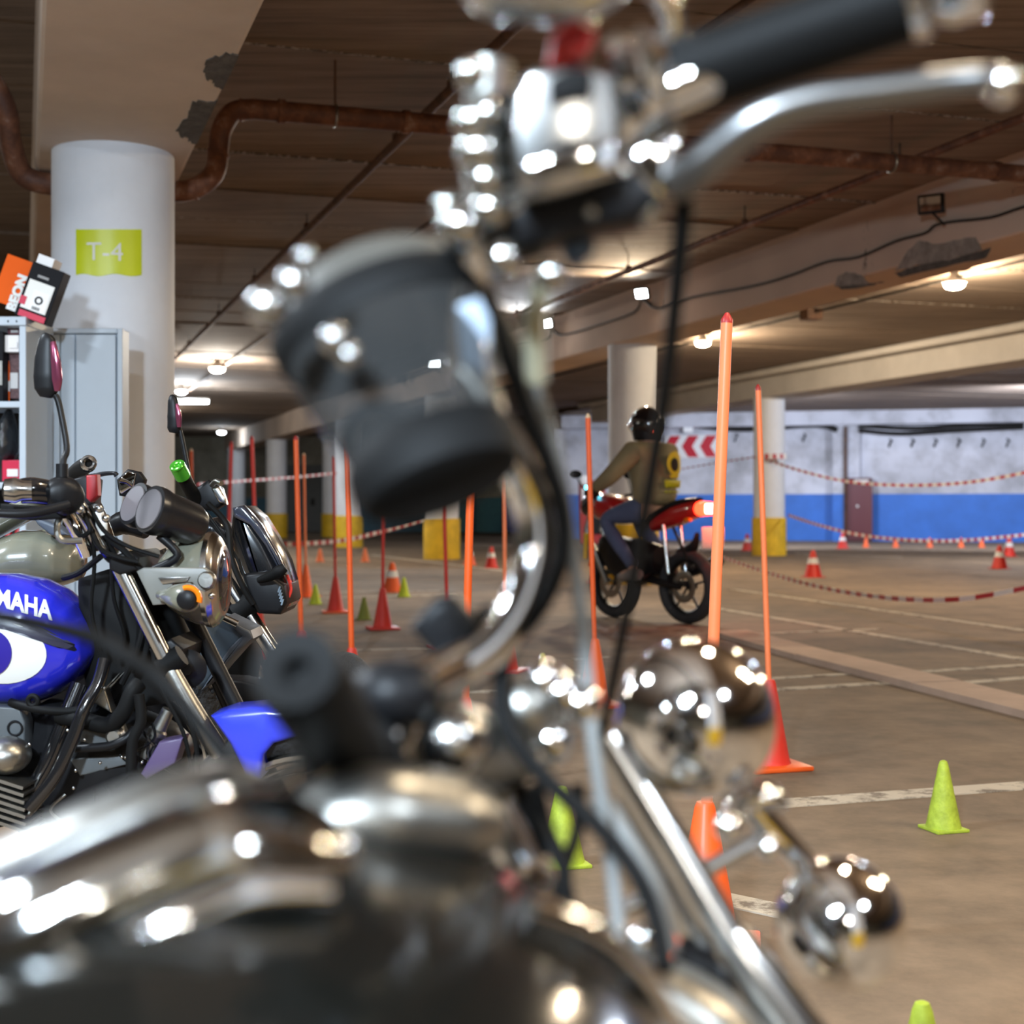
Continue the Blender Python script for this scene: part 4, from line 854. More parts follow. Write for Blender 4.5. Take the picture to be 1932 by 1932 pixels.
# ================================================================== third parked motorcycle: black fairing, green bar end
D3 = 3.75
B3 = empty('motorcycle', (P(480, 0, D3).x, D3, 0), 'parked black motorcycle with green handlebar end and glossy black fairing', 'motorcycle', 'motorcycles parked on the left')
MB().prism([(436, 962), (455, 954), (480, 975), (505, 1015), (528, 1060), (540, 1100), (543, 1142), (530, 1160), (492, 1160), (474, 1130), (448, 1080), (432, 1010)], D3 - .02, .24, .03).build('fairing', m_blackg, B3)
MB().prism([(438, 958), (458, 953), (492, 990), (525, 1048), (540, 1085), (530, 1085), (500, 1030), (470, 990), (440, 975)], D3 - .05, .05, .008).build('windshield', mat('smoked_screen', (.03, .035, .05), .12, coat=1.0), B3)
MB().prism([(455, 1085), (500, 1078), (536, 1105), (541, 1138), (528, 1160), (486, 1158), (470, 1130)], D3 - .06, .26, .012).build('headlight_cowl', m_blackp, B3)
for k in range(5): MB().box(P(527 + k * 1.5, 1112 + k * 6, D3 - .066), (.004, .01, .016), rot=Matrix.Rotation(.3, 3, 'Y')).build('lamp_rib', m_gb, B3, False)
sg_ = MB().blade([(488, 1095, D3 - .08, 6, .010), (508, 1088, D3 - .09, 9, .014), (527, 1078, D3 - .1, 12, .016), (538, 1070, D3 - .1, 8, .012)], 2).build('turn_signal', m_black, B3)
tb('fork_tube', [(405, 1070, D3 - .02), (435, 1110, D3 - .02), (505, 1215, D3 - .02), (560, 1300, D3 - .02), (640, 1420, D3 - .02)], [.02, .021, .021, .026, .026], m_chrome2, B3)
tb('fork_tube', [(430, 1165, D3 + .2), (470, 1245, D3 + .2), (540, 1350, D3 + .16), (640, 1420, D3 + .1)], .021, m_chrome2, B3)
MB().tube([P(448, 1160, D3 - .02), P(474, 1136, D3 - .02)], .031, 16).build('fork_clamp', m_black, B3)
gp = tb('grip', [(343, 895, D3 - .10), (358, 922, D3 - .05), (372, 950, D3)], [.018, .018, .019], m_black, B3, 20)
MB().tube([P(334, 878, D3 - .13), P(345, 899, D3 - .10)], .020, 20).build('green_bar_end', m_green, B3); MB().torus(P(335, 880, D3 - .135), (.35, .6, -.7), .013, .005, 20, 8).build('green_ring', m_green, B3)
MB().prism([(362, 925), (392, 905), (415, 920), (424, 950), (400, 965), (368, 958)], D3 - .02, .06, .01).build('switch_housing', m_blackp, B3)
MB().prism([(398, 922), (412, 918), (425, 940), (428, 952), (412, 948)], D3 - .04, .03, .005).build('brake_perch', m_chrome2, B3)
tb('brake_lever', [(400, 915, D3 - .04), (408, 908, D3 - .08), (418, 912, D3 - .10)], .007, m_satin, B3)
mirror(B3, [(362, 925, D3 - .05), (348, 850, D3 - .05), (340, 812, D3 - .05)], [(324, 745, D3 - .05, 3, .005), (326, 755, D3 - .05, 9, .012), (329, 785, D3 - .05, 13, .016), (329, 808, D3 - .05, 13, .014), (328, 817, D3 - .05, 8, .008)], None,
       [(334, 762, D3 - .068, 3, .004), (337, 785, D3 - .07, 6, .005), (338, 806, D3 - .068, 4, .004)])
for pts_ in ([(392, 950, D3 - .03), (428, 990, D3 - .05), (436, 1050, D3 - .07), (455, 1100, D3 - .07), (478, 1140, D3 - .06)], [(385, 960, D3), (420, 1010, D3 - .03), (445, 1050, D3 - .04), (462, 1090, D3 - .05)], [(375, 960, D3), (400, 990, D3), (425, 1020, D3)], [(540, 1080, D3), (549, 1110, D3), (543, 1130, D3)]):
    tb('cable', pts_, .008 if pts_[0][0] == 392 else .004, m_black if pts_[0][0] != 540 else m_redc, B3, 8)
MB().prism([(360, 985), (410, 975), (435, 1000), (432, 1050), (400, 1060), (365, 1030)], D3 + .1, .12, .02).build('fuel_tank', m_blackg, B3)
MB().prism([(404, 1300), (418, 1282), (455, 1284), (520, 1300), (560, 1330), (500, 1345), (440, 1330), (430, 1312), (398, 1345)], D3 - .14, .12, .008).build('beak_fender', m_blackp, B3)
wc3 = P(652, 1432, D3)
MB().torus(wc3, (.93, .38, 0), .245, (.036, .045), 56, 12).build('tyre', m_tyre, B3); MB().torus(wc3, (.93, .38, 0), .212, (.008, .028), 56, 8).build('rim', m_blackp, B3)
for s_ in (-1, 1): MB().torus(wc3 + Vector((.93, .38, 0)) * .03 * s_, (.93, .38, 0), .213, .004, 56, 6).build('rim_stripe', mat('mint_tape', (.05, .65, .38), .4), B3)
MB().blade([(360, 1080, D3 + .2, 60, .1), (420, 1200, D3 + .2, 60, .1), (450, 1330, D3 + .25, 60, .1)], 3).build('engine_block', m_black, B3)
MB().prism([(640, 1332), (655, 1330), (672, 1352), (665, 1358)], D3 - .2, .02, .003).build('red_badge', m_redc, B3)

# ================================================================== the rider and the ridden motorcycle
DR = 11.7
def rp(px, py, dd=0.0): return P(px, py, DR + dd)
RB = empty('motorcycle', (rp(1250, 0).x, DR, 0), 'red and black motorcycle being ridden away, tail light glowing', 'motorcycle')
Dw = DG(1177); wr = P(1298, 1177, Dw); wr.z = .30
wf = P(1160, 1165, DG(1165)); wf.z = .30; fwd = (wf - wr).normalized(); fwd.z = 0; ax = Vector((-fwd.y, fwd.x, 0))
for nm, c, rw_ in (('rear', wr, .066), ('front', wf, .05)):
    MB().torus(c, ax, .255, (.045, rw_), 48, 12).build('tyre', m_tyre, RB); q = MB().torus(c, ax, .208, (.012, .035), 40, 8).build('rim', m_blackp, RB)
    for k in range(5):
        th = R(72 * k + 20); d = fwd * math.cos(th) + Vector((0, 0, math.sin(th))); MB().tube([c, c + d * .2], .010, 8).build('spoke', m_blackp, q)
    MB().torus(c + ax * .05, ax, .10, (.03, .003), 30, 6).build('brake_disc', m_satin, q)
def L_(f, s, z): return wr + fwd * f + ax * s + Vector((0, 0, z - .30))     # along the bike, sideways (left +), height
def hullb(st, nm, m, n=2.4, seg=24):
    """st = [(f, z, half height, half width)] sections along the bike"""
    mb = MB(); rings = []
    pts = [Vector((a, b, 0)) for a, b, _, _ in st]; pr_, hh_ = catmull(pts, [x[2] for x in st], 4); _, ww_ = catmull(pts, [x[3] for x in st], 4)
    for p_, h_, w_ in zip(pr_, hh_, ww_):
        rings.append(mb.ring([L_(p_.x, math.copysign(abs(math.cos(t)) ** (2 / n), math.cos(t)) * w_, p_.y + math.copysign(abs(math.sin(t)) ** (2 / n), math.sin(t)) * h_) for t in [2 * math.pi * j / seg for j in range(seg)]]))
    return mb.skin(rings).build(nm, m, RB)
m_redb = mat('glossy_red_paint', (.45, .008, .01), .25, coat=1)
hullb([(-.22, .93, .02, .05), (-.12, .93, .07, .09), (.10, .88, .09, .12), (.35, .80, .06, .10)], 'tail_section', m_redb)
hullb([(-.12, 1.005, .015, .05), (.10, .96, .04, .11), (.40, .84, .045, .13), (.65, .84, .03, .10)], 'seat', m_blackp)
hullb([(.55, .86, .05, .10), (.75, .92, .11, .15), (.95, .94, .12, .15), (1.05, .92, .07, .09)], 'fuel_tank', m_redb)
hullb([(.30, .50, .12, .10), (.55, .48, .20, .14), (.80, .52, .18, .13), (.98, .60, .10, .08)], 'engine_block', m_blackp)
hullb([(-.10, .72, .02, .03), (-.06, .62, .05, .05), (.10, .56, .05, .04)], 'mudguard', m_blackp)
tlm = mat('tail_light_glow', (1, .1, .05), emit=(1, .03, .01), es=6); tlc = mat('tail_light_core', (1, .6, .5), emit=(1, .62, .45), es=9)
tlt = hullb([(-.255, .93, .035, .075), (-.225, .93, .055, .105), (-.16, .93, .06, .10)], 'tail_light', tlm)
c = L_(-.262, 0, .93); MB().box(c, (.15, .02, .075), math.atan2(ax.y, ax.x), bevel=.008).build('tail_light_core', tlc, tlt)
light('tail_light_glow', 'POINT', L_(-.40, 0, .88), 4, (1, .08, .04), .05)
MB().box(L_(-.27, 0, .70), (.26, .012, .17), math.atan2(ax.y, ax.x), rot=None, bevel=.004).build('number_plate', mat('plate_white', (.72, .68, .66), .4), RB)
MB().tube([L_(.05, .12, .78), L_(-.08, .14, .60), L_(-.1, .12, .52)], .012, 8).build('plate_stay', m_blackp, RB)
for s_ in (-1, 1):
    MB().tube([L_(0, .09 * s_, .30), L_(.45, .09 * s_, .36)], [.025, .035], 10).build('swing_arm', m_blackp, RB)
    MB().tube([L_(1.02, .09 * s_, 1.0), L_(wf.x * 0 + 1.12, .09 * s_, .75), L_((wf - wr).length, .09 * s_, .30)], [.02, .022, .028], 12).build('fork_tube', m_satin, RB)
    MB().tube([L_(.18, .10 * s_, .80), L_(.12, .10 * s_, .40)], .018, 10).build('shock', m_chrome2, RB)
    MB().ell(L_(-.16, .17 * s_, .84), (.035, .035, .02)).build('turn_signal', m_amber, RB)
    MB().tube([L_(.92, .26 * s_, 1.06), L_(1.0, .30 * s_, 1.18)], .006, 6).build('mirror_stalk', m_blackp, RB); MB().ell(L_(1.0, .32 * s_, 1.22), (.055, .02, .035)).build('mirror_head', m_blackp, RB)
    MB().tube([L_(.30, .12 * s_, .40), L_(.30, .22 * s_, .36)], .014, 8).build('foot_peg', m_blackp, RB)
MB().tube([L_(.9, -.14, .45), L_(.45, -.17, .34), L_(.10, -.18, .42), L_(-.18, -.18, .52)], [.022, .025, .045, .048], 14, 4).build('exhaust', m_blackp, RB)
MB().box(L_(.20, -.23, .46), (.05, .16, .09), math.atan2(ax.y, ax.x)).build('heat_shield', m_satin, RB)
MB().tube([L_(.80, .36, 1.04), L_(.92, .26, 1.05), L_(1.0, .1, 1.02), L_(1.0, -.1, 1.02), L_(.92, -.26, 1.05), L_(.80, -.36, 1.04)], .014, 10, 4).build('handlebar', m_blackp, RB)
hullb([(1.02, 1.0, .06, .07), (1.10, .98, .10, .10), (1.18, .95, .09, .09)], 'headlight_cowl', m_blackg)
mb = MB(); rings = []
for k in range(9):
    th = R(25 + k * 16); rings.append(mb.ring([wf + fwd * math.cos(th) * q + Vector((0, 0, math.sin(th) * q)) + ax * sd for q, sd in ((.325, .0), (.315, .055), (.308, .055), (.317, 0), (.308, -.055), (.315, -.055))]))
mb.skin(rings).build('front_fender', m_redb, RB)
MB().box(L_(1.01, .13, 1.10), (.13, .03, .05), math.atan2(ax.y, ax.x), bevel=.005).build('instrument', mat('cyan_screen', (.1, .8, 1), emit=(.12, .75, 1), es=5), RB)
MB().tube([L_(1.03, .17, .72), L_(1.05, .17, .50)], .022, 10).build('yellow_guard', m_yel, RB)

PR = empty('person', L_(.40, 0, .86), 'person riding in black helmet, olive jacket with yellow print and blue jeans', 'person')
def skin(name, verts, edges, rad, m, sub=2, root=0):
    me = bpy.data.meshes.new(name); me.from_pydata([Vector(v) - Vector(PR.location) for v in verts], edges, []); o = bpy.data.objects.new(name, me); COL.objects.link(o); o.parent = PR
    md = o.modifiers.new('Skin', 'SKIN'); md.use_smooth_shade = True
    for i, v in enumerate(me.skin_vertices[0].data):
        r = rad[i]; v.radius = r if isinstance(r, tuple) else (r, r); v.use_root = (i == root)
    s_ = o.modifiers.new('Sub', 'SUBSURF'); s_.levels = sub; s_.render_levels = sub; me.materials.append(m); return o
m_skin = mat('skin_tone', (.52, .30, .21), .55); m_jack = mat('olive_jacket', (.27, .215, .115), .85, bump=.3, bscale=12, var=.12, vscale=6); m_jean = mat('blue_denim', (.085, .105, .19), .9, bump=.2, bscale=40, var=.1)
lean = .02
hip = L_(.36, 0, .93); waist = L_(.38, 0, 1.08); chest = L_(.42, 0, 1.28); neck = L_(.45, 0, 1.45); head = L_(.47, .01, 1.60)
shl, shr = L_(.43, .19, 1.40), L_(.43, -.19, 1.40); ell_, elr = L_(.56, .37, 1.17), L_(.56, -.37, 1.17); hdl, hdr = L_(.80, .33, 1.07), L_(.80, -.33, 1.07)
knl, knr = L_(.78, .20, .84), L_(.78, -.20, .84); anl, anr = L_(.40, .21, .42), L_(.40, -.21, .42); tol, tor = L_(.55, .22, .38), L_(.55, -.22, .38)
V_ = [hip, waist, chest, neck, head, shl, ell_, hdl, shr, elr, hdr, L_(.40, .10, .90), knl, anl, L_(.40, -.10, .90), knr, anr, tol, tor]
E_ = [(0, 1), (1, 2), (2, 3), (3, 4), (3, 5), (5, 6), (6, 7), (3, 8), (8, 9), (9, 10), (0, 11), (11, 12), (12, 13), (13, 17), (0, 14), (14, 15), (15, 16), (16, 18)]
skin('body', V_, E_, [.11, .105, .12, .055, .085, .05, .038, .026, .05, .038, .026, .08, .05, .035, .08, .05, .035, .03, .03], m_skin)
skin('jacket', [hip + Vector((0, 0, .0)), waist, chest, L_(.44, 0, 1.44), shl, (shl + ell_) / 2, ell_, ell_ + (hdl - ell_) * .75, shr, (shr + elr) / 2, elr, elr + (hdr - elr) * .75],
     [(0, 1), (1, 2), (2, 3), (3, 4), (4, 5), (5, 6), (6, 7), (3, 8), (8, 9), (9, 10), (10, 11)], [(.23, .18), (.215, .17), (.24, .175), (.12, .12), (.105, .105), .084, .074, .056, (.105, .105), .084, .074, .056], m_jack)
skin('jeans', [hip - Vector((0, 0, .02)), L_(.46, .12, .92), (L_(.46, .12, .92) + knl) / 2, knl, (knl + anl) / 2, anl + Vector((0, 0, .03)), L_(.46, -.12, .92), (L_(.46, -.12, .92) + knr) / 2, knr, (knr + anr) / 2, anr + Vector((0, 0, .03))],
     [(0, 1), (1, 2), (2, 3), (3, 4), (4, 5), (0, 6), (6, 7), (7, 8), (8, 9), (9, 10)], [.15, .11, .095, .078, .066, .055, .11, .095, .078, .066, .055], m_jean)
hm = MB(); hm.ell(head + Vector((0, 0, .03)) - fwd * .01, (.125, .15, .15), rot=Matrix.Rotation(math.atan2(fwd.y, fwd.x) - math.pi / 2 + .15, 3, 'Z'), u=32, v=20)
hlm = hm.build('helmet', m_blackg, PR)
hm2 = MB(); hm2.lathe(head - Vector((0, 0, .105)) - fwd * .005, (0, 0, 1), [(0, .085), (.0, .105), (.05, .118), (.10, .12)], 28).build('helmet_shell_lower', m_blackp, hlm)
MB().ell(head + fwd * .055 + ax * .015 + Vector((0, 0, .02)), (.112, .10, .06), rot=Matrix.Rotation(math.atan2(fwd.y, fwd.x) - math.pi / 2, 3, 'Z')).build('helmet_visor', m_mir, hlm)
MB().box(head + ax * .10 + fwd * .04 + Vector((0, 0, .11)), (.05, .02, .018), math.atan2(fwd.y, fwd.x), bevel=.004).build('helmet_stripe', m_reflw, hlm)
# yellow print on the back of the jacket: a curved patch following the back
def back(s_, z, lift=.0):
    q = .178 + .03 * math.sin((z - 1.0) * 6); return L_(.40 - math.sqrt(max(0.0, 1 - (s_ / .235) ** 2)) * q - lift, s_, z)
def print_(nm, pts, m, lift=.012):
    mb = MB(); K = 4; rows = []; cx_ = sum(p[0] for p in pts) / len(pts); cz = sum(p[1] for p in pts) / len(pts)
    for k in range(1, K + 1): rows.append(mb.ring([back(cx_ + (x - cx_) * k / K, cz + (z - cz) * k / K, lift) for x, z in pts]))
    c_ = mb.bm.verts.new(back(cx_, cz, lift)); n = len(pts)
    for j in range(n): mb.bm.faces.new((c_, rows[0][j], rows[0][(j + 1) % n]))
    mb.skin(rows, False); mb.build(nm, m, PR)
m_yp = mat('yellow_print', (.50, .48, .01), .6)
def ov(cx_, cz, rx, rz, a0=0, a1=360, n=24): return [(cx_ + rx * math.cos(R(a0 + (a1 - a0) * i / n)), cz + rz * math.sin(R(a0 + (a1 - a0) * i / n))) for i in range(n)]
print_('print_emblem', ov(-.05, 1.30, .105, .10), m_yp, .016); print_('print_emblem_dark', ov(-.03, 1.29, .05, .055), m_wire, .022)
print_('print_band', [(.07, 1.14), (.06, 1.10), (-.16, 1.10), (-.17, 1.14), (-.16, 1.165), (.07, 1.165)], m_yp, .016); print_('print_band', [(.02, 1.18), (.02, 1.21), (-.10, 1.21), (-.10, 1.18)], m_yp, .016)
for k in range(5): print_('print_dash', [(.06 - k * .045, 1.06), (.06 - k * .045, 1.075), (.03 - k * .045, 1.075), (.03 - k * .045, 1.06)], m_yp, .016)
for sd, hd_, el in ((1, hdl, ell_), (-1, hdr, elr)):
    d = (hd_ - el).normalized(); cuff = hd_ - d * .09
    MB().tube([cuff, hd_ - d * .03, hd_ + d * .01], [.052, .046, .040], 14).build('glove', m_blackp, PR)
    for k in range(4):
        b_ = L_(.80 + .0, (.36 - k * .024) * sd, 1.065); MB().tube([b_ - fwd * .02 + Vector((0, 0, .02)), b_ + fwd * .03 + Vector((0, 0, .012)), b_ + fwd * .035 - Vector((0, 0, .02)), b_ + fwd * (.012 - .002 * k) - Vector((0, 0, .03))], [.012, .011, .010, .009], 8, 2).build('glove_finger', m_blackp, PR)
    b_ = L_(.80, .27 * sd, 1.06); MB().tube([b_ - fwd * .02, b_ + Vector((0, 0, -.02)), b_ + fwd * .03 - Vector((0, 0, .03))], [.013, .012, .010], 8, 2).build('glove_thumb', m_blackp, PR)
    an = anl if sd > 0 else anr
    bt = hm3 = MB().tube([an - fwd * .06 + Vector((0, 0, -.03)), an - Vector((0, 0, .03)), an + fwd * .10 - Vector((0, 0, .045)), an + fwd * .18 - Vector((0, 0, .055))], [.04, .05, .042, .025], 14, 3).build('boot', mat('grey_shoe', (.25, .22, .20), .6), PR)

# ================================================================== the chrome cruiser in front of the viewer
CR = empty('cruiser_motorcycle', P(700, 1500, .8) * Vector((1, 1, 0)), 'blurred chrome cruiser motorcycle filling the foreground, seen over its tank', 'motorcycle')
# tank: black dome with a chrome panel beside it
MB().blade([(-260, 2190, .46, 330, .16), (0, 2140, .47, 330, .17), (300, 2060, .49, 345, .18), (600, 2010, .52, 330, .18), (900, 2010, .57, 290, .17), (1120, 2080, .62, 225, .14), (1260, 2170, .66, 140, .09), (1330, 2240, .68, 50, .03)], 2.3, 48, 6).build('fuel_tank', mat('black_tank_paint', (.006, .006, .005), .13, spec=.22), CR)
MB().blade([(-320, 1900, .50, 120, .03), (-120, 1850, .50, 120, .035), (80, 1745, .50, 118, .04), (260, 1650, .51, 100, .04), (420, 1585, .52, 90, .04), (560, 1580, .53, 70, .035), (650, 1600, .54, 30, .015)], 2.3, 32, 6).build('tank_panel', m_chromed, CR)
MB().blade([(-260, 1790, .60, 95, .03), (-60, 1720, .60, 95, .035), (120, 1620, .60, 85, .035), (300, 1530, .61, 70, .03), (420, 1490, .62, 50, .02), (500, 1480, .62, 18, .008)], 2.2, 32, 6).build('side_cover', m_satin, CR)
MB().tube([P(-100, 1960, .47), P(80, 1880, .465), P(280, 1770, .47), P(460, 1690, .48), P(620, 1680, .49)], .006, 12, 5).build('tank_trim', m_chrome, CR)
MB().tube([P(1000, 1712, .56), P(1120, 1760, .57), P(1200, 1830, .58), P(1270, 1940, .6), P(1300, 2010, .61)], .0055, 12, 5).build('tank_trim', m_chrome, CR)
# console on the tank: ring, bezel, round cap
cz_ = P(700, 1690, .60)
tilt = Vector((.05, -.42, .9)).normalized()
cs = MB().lathe(cz_ - tilt * .02, tilt, [(0, .042), (.008, .042), (.016, .038), (.020, .033), (.016, .027), (.018, .01), (.019, .001)], 48).build('tank_console', m_chrome, CR)
for k in range(14):
    th = 2 * math.pi * k / 14; e1 = tilt.cross(Vector((0, 1, 0))).normalized(); e2 = tilt.cross(e1)
    MB().ell(cz_ + (e1 * math.cos(th) + e2 * math.sin(th)) * .0375 + tilt * .000, (.004, .004, .004), u=12, v=8).build('console_screw', m_chrome, cs)
MB().blade([(560, 1560, .62, 55, .02), (700, 1540, .63, 95, .03), (850, 1545, .65, 85, .03), (930, 1560, .66, 40, .015)], 2.2, 28, 5).build('console_cover', m_satin, CR)
# steering clamp, risers
MB().blade([(660, 1360, .74, 30, .02), (730, 1380, .76, 65, .03), (820, 1400, .78, 80, .035), (900, 1410, .80, 70, .03), (970, 1430, .82, 30, .02)], 2.6, 28, 4).build('top_clamp', m_satin, CR)
for a_, b_, rr in (((700, 1480, .74), (760, 1330, .75), .016), ((860, 1500, .80), (850, 1350, .80), .016), ((770, 1310, .74), (880, 1250, .78), .013), ((980, 1440, .85), (1060, 1330, .86), .018), ((930, 1500, .82), (1000, 1640, .80), .016)):
    MB().tube([P(*a_), P(*b_)], rr, 20).build('riser', m_chrome, CR)
MB().ell(P(745, 1310, .72), (.024, .022, .018)).build('clamp_cap', m_blackp, CR); MB().ell(P(855, 1400, .72), (.018, .018, .018)).build('clamp_cap', m_chrome2, CR)
for px, py, r_, m in ((800, 1300, .012, m_chrome), (835, 1330, .014, m_chrome), (690, 1375, .008, m_chrome), (900, 1390, .014, m_chrome2), (870, 1450, .02, m_satin), (715, 1540, .013, m_chrome), (1025, 1285, .012, m_chrome), (1060, 1310, .013, m_chrome), (1095, 1330, .013, m_chrome), (990, 1340, .02, m_satin), (1040, 1400, .014, m_chrome)):
    MB().ell(P(px, py, .80), (r_, r_, r_)).build('clamp_bolt', m, CR)
# handlebar
MB().tube([P(*q) for q in [(770, 1320, .76), (850, 1278, .77), (930, 1220, .78), (985, 1140, .79), (1010, 1040, .80), (1000, 940, .80), (960, 850, .79), (905, 760, .77), (880, 650, .75), (885, 520, .73), (940, 420, .72), (1040, 360, .71), (1160, 250, .70), (1260, 175, .69), (1480, 100, .68), (1700, 15, .66)]],
          .0118, 20, 5).build('handlebar', m_chrome, CR)
MB().tube([P(1255, 160, .70), P(1480, 82, .68), P(1705, 5, .665)], [.0195, .0190, .0190], 28).build('grip', m_black, CR)
MB().lathe(P(1700, 8, .665), (P(1850, -45, .655) - P(1700, 8, .665)), [(0, .012), (0, .0175), (.008, .019), (.014, .014), (.02, .017), (.034, .018), (.038, .012)], 28).build('bar_end', m_chrome, CR)
tb('brake_lever', [(1268, 355, .69), (1330, 305, .68), (1420, 235, .67), (1520, 195, .665), (1650, 175, .66), (1780, 158, .655), (1860, 150, .65), (1888, 152, .65)], [.008, .010, .0095, .0085, .0078, .007, .0065, .006], mat('dull_lever_metal', (.20, .20, .20), .30, 1.0), CR, 16)
MB().ell(P(1890, 160, .65), (.0085, .0085, .009)).build('lever_ball', m_chrome, CR)
sh_ = MB().prism([(962, 190), (990, 130), (1060, 110), (1165, 130), (1180, 240), (1165, 330), (1060, 360), (985, 375), (965, 300)], .68, .045, .006).build('switch_housing', m_chrome2, CR)
MB().prism([(1036, 150), (1076, 130), (1116, 132), (1116, 178), (1036, 190)], .676, .012, .001).build('switch_recess', m_black, sh_)
MB().prism([(1015, 300), (1060, 262), (1100, 262), (1098, 290), (1020, 305)], .676, .012, .001).build('switch_recess', m_black, sh_)
MB().prism([(1030, 118), (1040, 62), (1085, 30), (1128, 48), (1110, 95), (1040, 122)], .675, .03, .004).build('kill_switch', mat('switch_red', (.62, .03, .03), .4), sh_)
MB().prism([(985, 305), (1150, 255), (1170, 275), (1160, 320), (1000, 350)], .672, .010, .003).build('housing_lip', m_chrome, sh_)
MB().lathe(P(1165, 170, .70), (.9, -.1, .3), [(0, .014), (.0, .024), (.008, .026), (.014, .022), (.020, .026), (.026, .020)], 28).build('collar', m_chrome, CR)
MB().prism([(1180, 290), (1278, 240), (1275, 310), (1245, 380), (1215, 350)], .69, .02, .004).build('lever_perch', m_chrome, CR)
MB().prism([(1150, 120), (1200, 80), (1260, 130), (1290, 240), (1260, 300), (1200, 330), (1160, 270)], .715, .03, .006).build('perch_body', m_satin, CR)
MB().blade([(880, 480, .74, 50, .022), (960, 445, .73, 55, .022), (1080, 400, .72, 58, .024), (1200, 385, .71, 50, .022), (1240, 390, .71, 22, .01)], 2.8, 28, 4).build('master_cylinder', m_blackp, CR)
MB().prism([(1060, 440), (1110, 425), (1125, 470), (1090, 500), (1065, 480)], .72, .02, .003).build('blue_connector', mat('slate_blue', (.05, .09, .16), .4), CR)
for px, py, r_ in ((888, 140, .008), (893, 232, .010), (922, 216, .008), (905, 290, .012), (918, 342, .010), (925, 397, .010), (843, 390, .007), (870, 430, .012), (1195, 130, .009), (1120, 395, .007), (1225, 400, .007), (950, 490, .010), (1040, 520, .008)):  # chrome beads added to make the out-of-focus glints round the switch housing
    MB().ell(P(px, py, .70), (r_, r_, r_)).build('glint_bead', m_chromed, CR)
MB().tube([P(925, 120, .73), P(915, 300, .73), P(930, 460, .73)], .012, 16).build('reservoir', m_satin, CR); MB().tube([P(965, 180, .72), P(965, 300, .72), P(985, 400, .72)], .007, 12).build('hose', m_black, CR)
mr = MB().blade([(885, -70, .66, 45, .010), (930, -25, .66, 55, .012), (1020, -18, .66, 62, .012), (1110, -25, .66, 58, .012), (1170, -60, .66, 40, .010)], 2.4, 28, 4).build('mirror_head', m_chrome2, CR)
MB().tube([P(1250, 120, .70), P(1270, 30, .69), P(1215, -40, .68), P(1150, -60, .67)], .006, 12, 4).build('mirror_stalk', m_chrome, CR)
# see-through smoked visor with black rim
m_vis = mat('smoked_visor', (.035, .036, .036), .10, alpha=.64, spec=.3)
a0 = P(718, 600, .735); a1 = P(818, 870, .685); axv = (a1 - a0).normalized(); L0 = (a1 - a0).length
ve = axv.cross(Vector((0, 1, 0))).normalized(); vd = axv.cross(ve)
def cup(prof, nm, m, asp=.62, seg=44, caps=False, par=CR):
    mb = MB(); rings = []
    for t, r_ in prof:
        c_ = a0 + axv * t * L0; rings.append(mb.ring([c_ + ve * math.cos(2 * math.pi * j / seg) * r_ * .72 / F + vd * math.sin(2 * math.pi * j / seg) * r_ * asp * .72 / F for j in range(seg)]))
    return mb.skin(rings, caps).build(nm, m, par)
vz = cup([(0, 205), (.3, 198), (.6, 172), (.85, 148), (.95, 142)], 'visor', m_vis)
cup([(-.42, 60), (-.40, 110), (-.33, 150), (-.22, 185), (-.08, 210), (0, 214), (.02, 206)], 'visor_crown', mat('taupe_shell', (.075, .07, .06), .45, spec=.3), caps=True, par=vz)
cup([(-.07, 214), (-.02, 222), (.08, 220), (.16, 206)], 'visor_rim', m_black, par=vz)
cup([(.88, 150), (.95, 160), (1.05, 162), (1.16, 145), (1.20, 110)], 'visor_base', m_black, caps=True, par=vz)
MB().prism([(860, 575), (905, 560), (925, 600), (925, 720), (900, 760), (872, 700)], .70, .006, .002).build('visor_gleam', mat('pale_blue_gleam', (.34, .42, .52), .3), vz)  # pale blue plate stands in for the gleam on the visor's side
MB().torus(P(715, 830, .70), (0, 1, .1), .015, .005, 28, 10).build('vent_ring', m_blackp, vz)
MB().blade([(870, 700, .70, 22, .010), (915, 760, .70, 34, .014), (925, 820, .70, 26, .012)], 2.2).build('visor_bracket', m_satin, vz)
for px, py, r_ in ((555, 535, .008), (505, 580, .010), (577, 487, .005), (660, 672, .006), (632, 640, .007)): MB().ell(P(px, py, .66), (r_, r_, r_)).build('glint_stud', m_chrome2, vz)  # small chrome balls added where glints show on the visor
MB().tube([P(1030, 500, .74), P(1008, 600, .74), P(1012, 720, .75)], .006, 12).build('stay_rod', mat('pale_rod', (.5, .48, .34), .35, .6), CR)
# left grip with round end, switch body, lever
MB().lathe(P(560, 1265, .585), (P(745, 1560, .80) - P(560, 1265, .585)), [(.008, .001), (.008, .0045), (-.001, .006), (-.002, .010), (-.003, .0175), (.004, .0195), (.12, .0185), (.122, .024), (.17, .024), (.175, .016), (.26, .014)], 36).build('grip', m_black, CR)
for a_, b_, m, r_ in (((488, 1492, .62), (622, 1400, .66), m_satin, .0036), ((505, 1530, .61), (642, 1432, .655), m_chrome2, .0040), ):
    MB().tube([P(*a_), P(*b_)], r_, 14).build('clutch_lever', m, CR)
MB().prism([(770, 1185), (820, 1130), (858, 1125), (905, 1180), (890, 1235), (838, 1258), (800, 1220)], .80, .03, .006).build('gauge_hood', m_blackp, CR)
tb('gauge_stay', [(880, 1200, .81), (915, 1180, .82), (940, 1165, .82)], .010, m_black, CR)
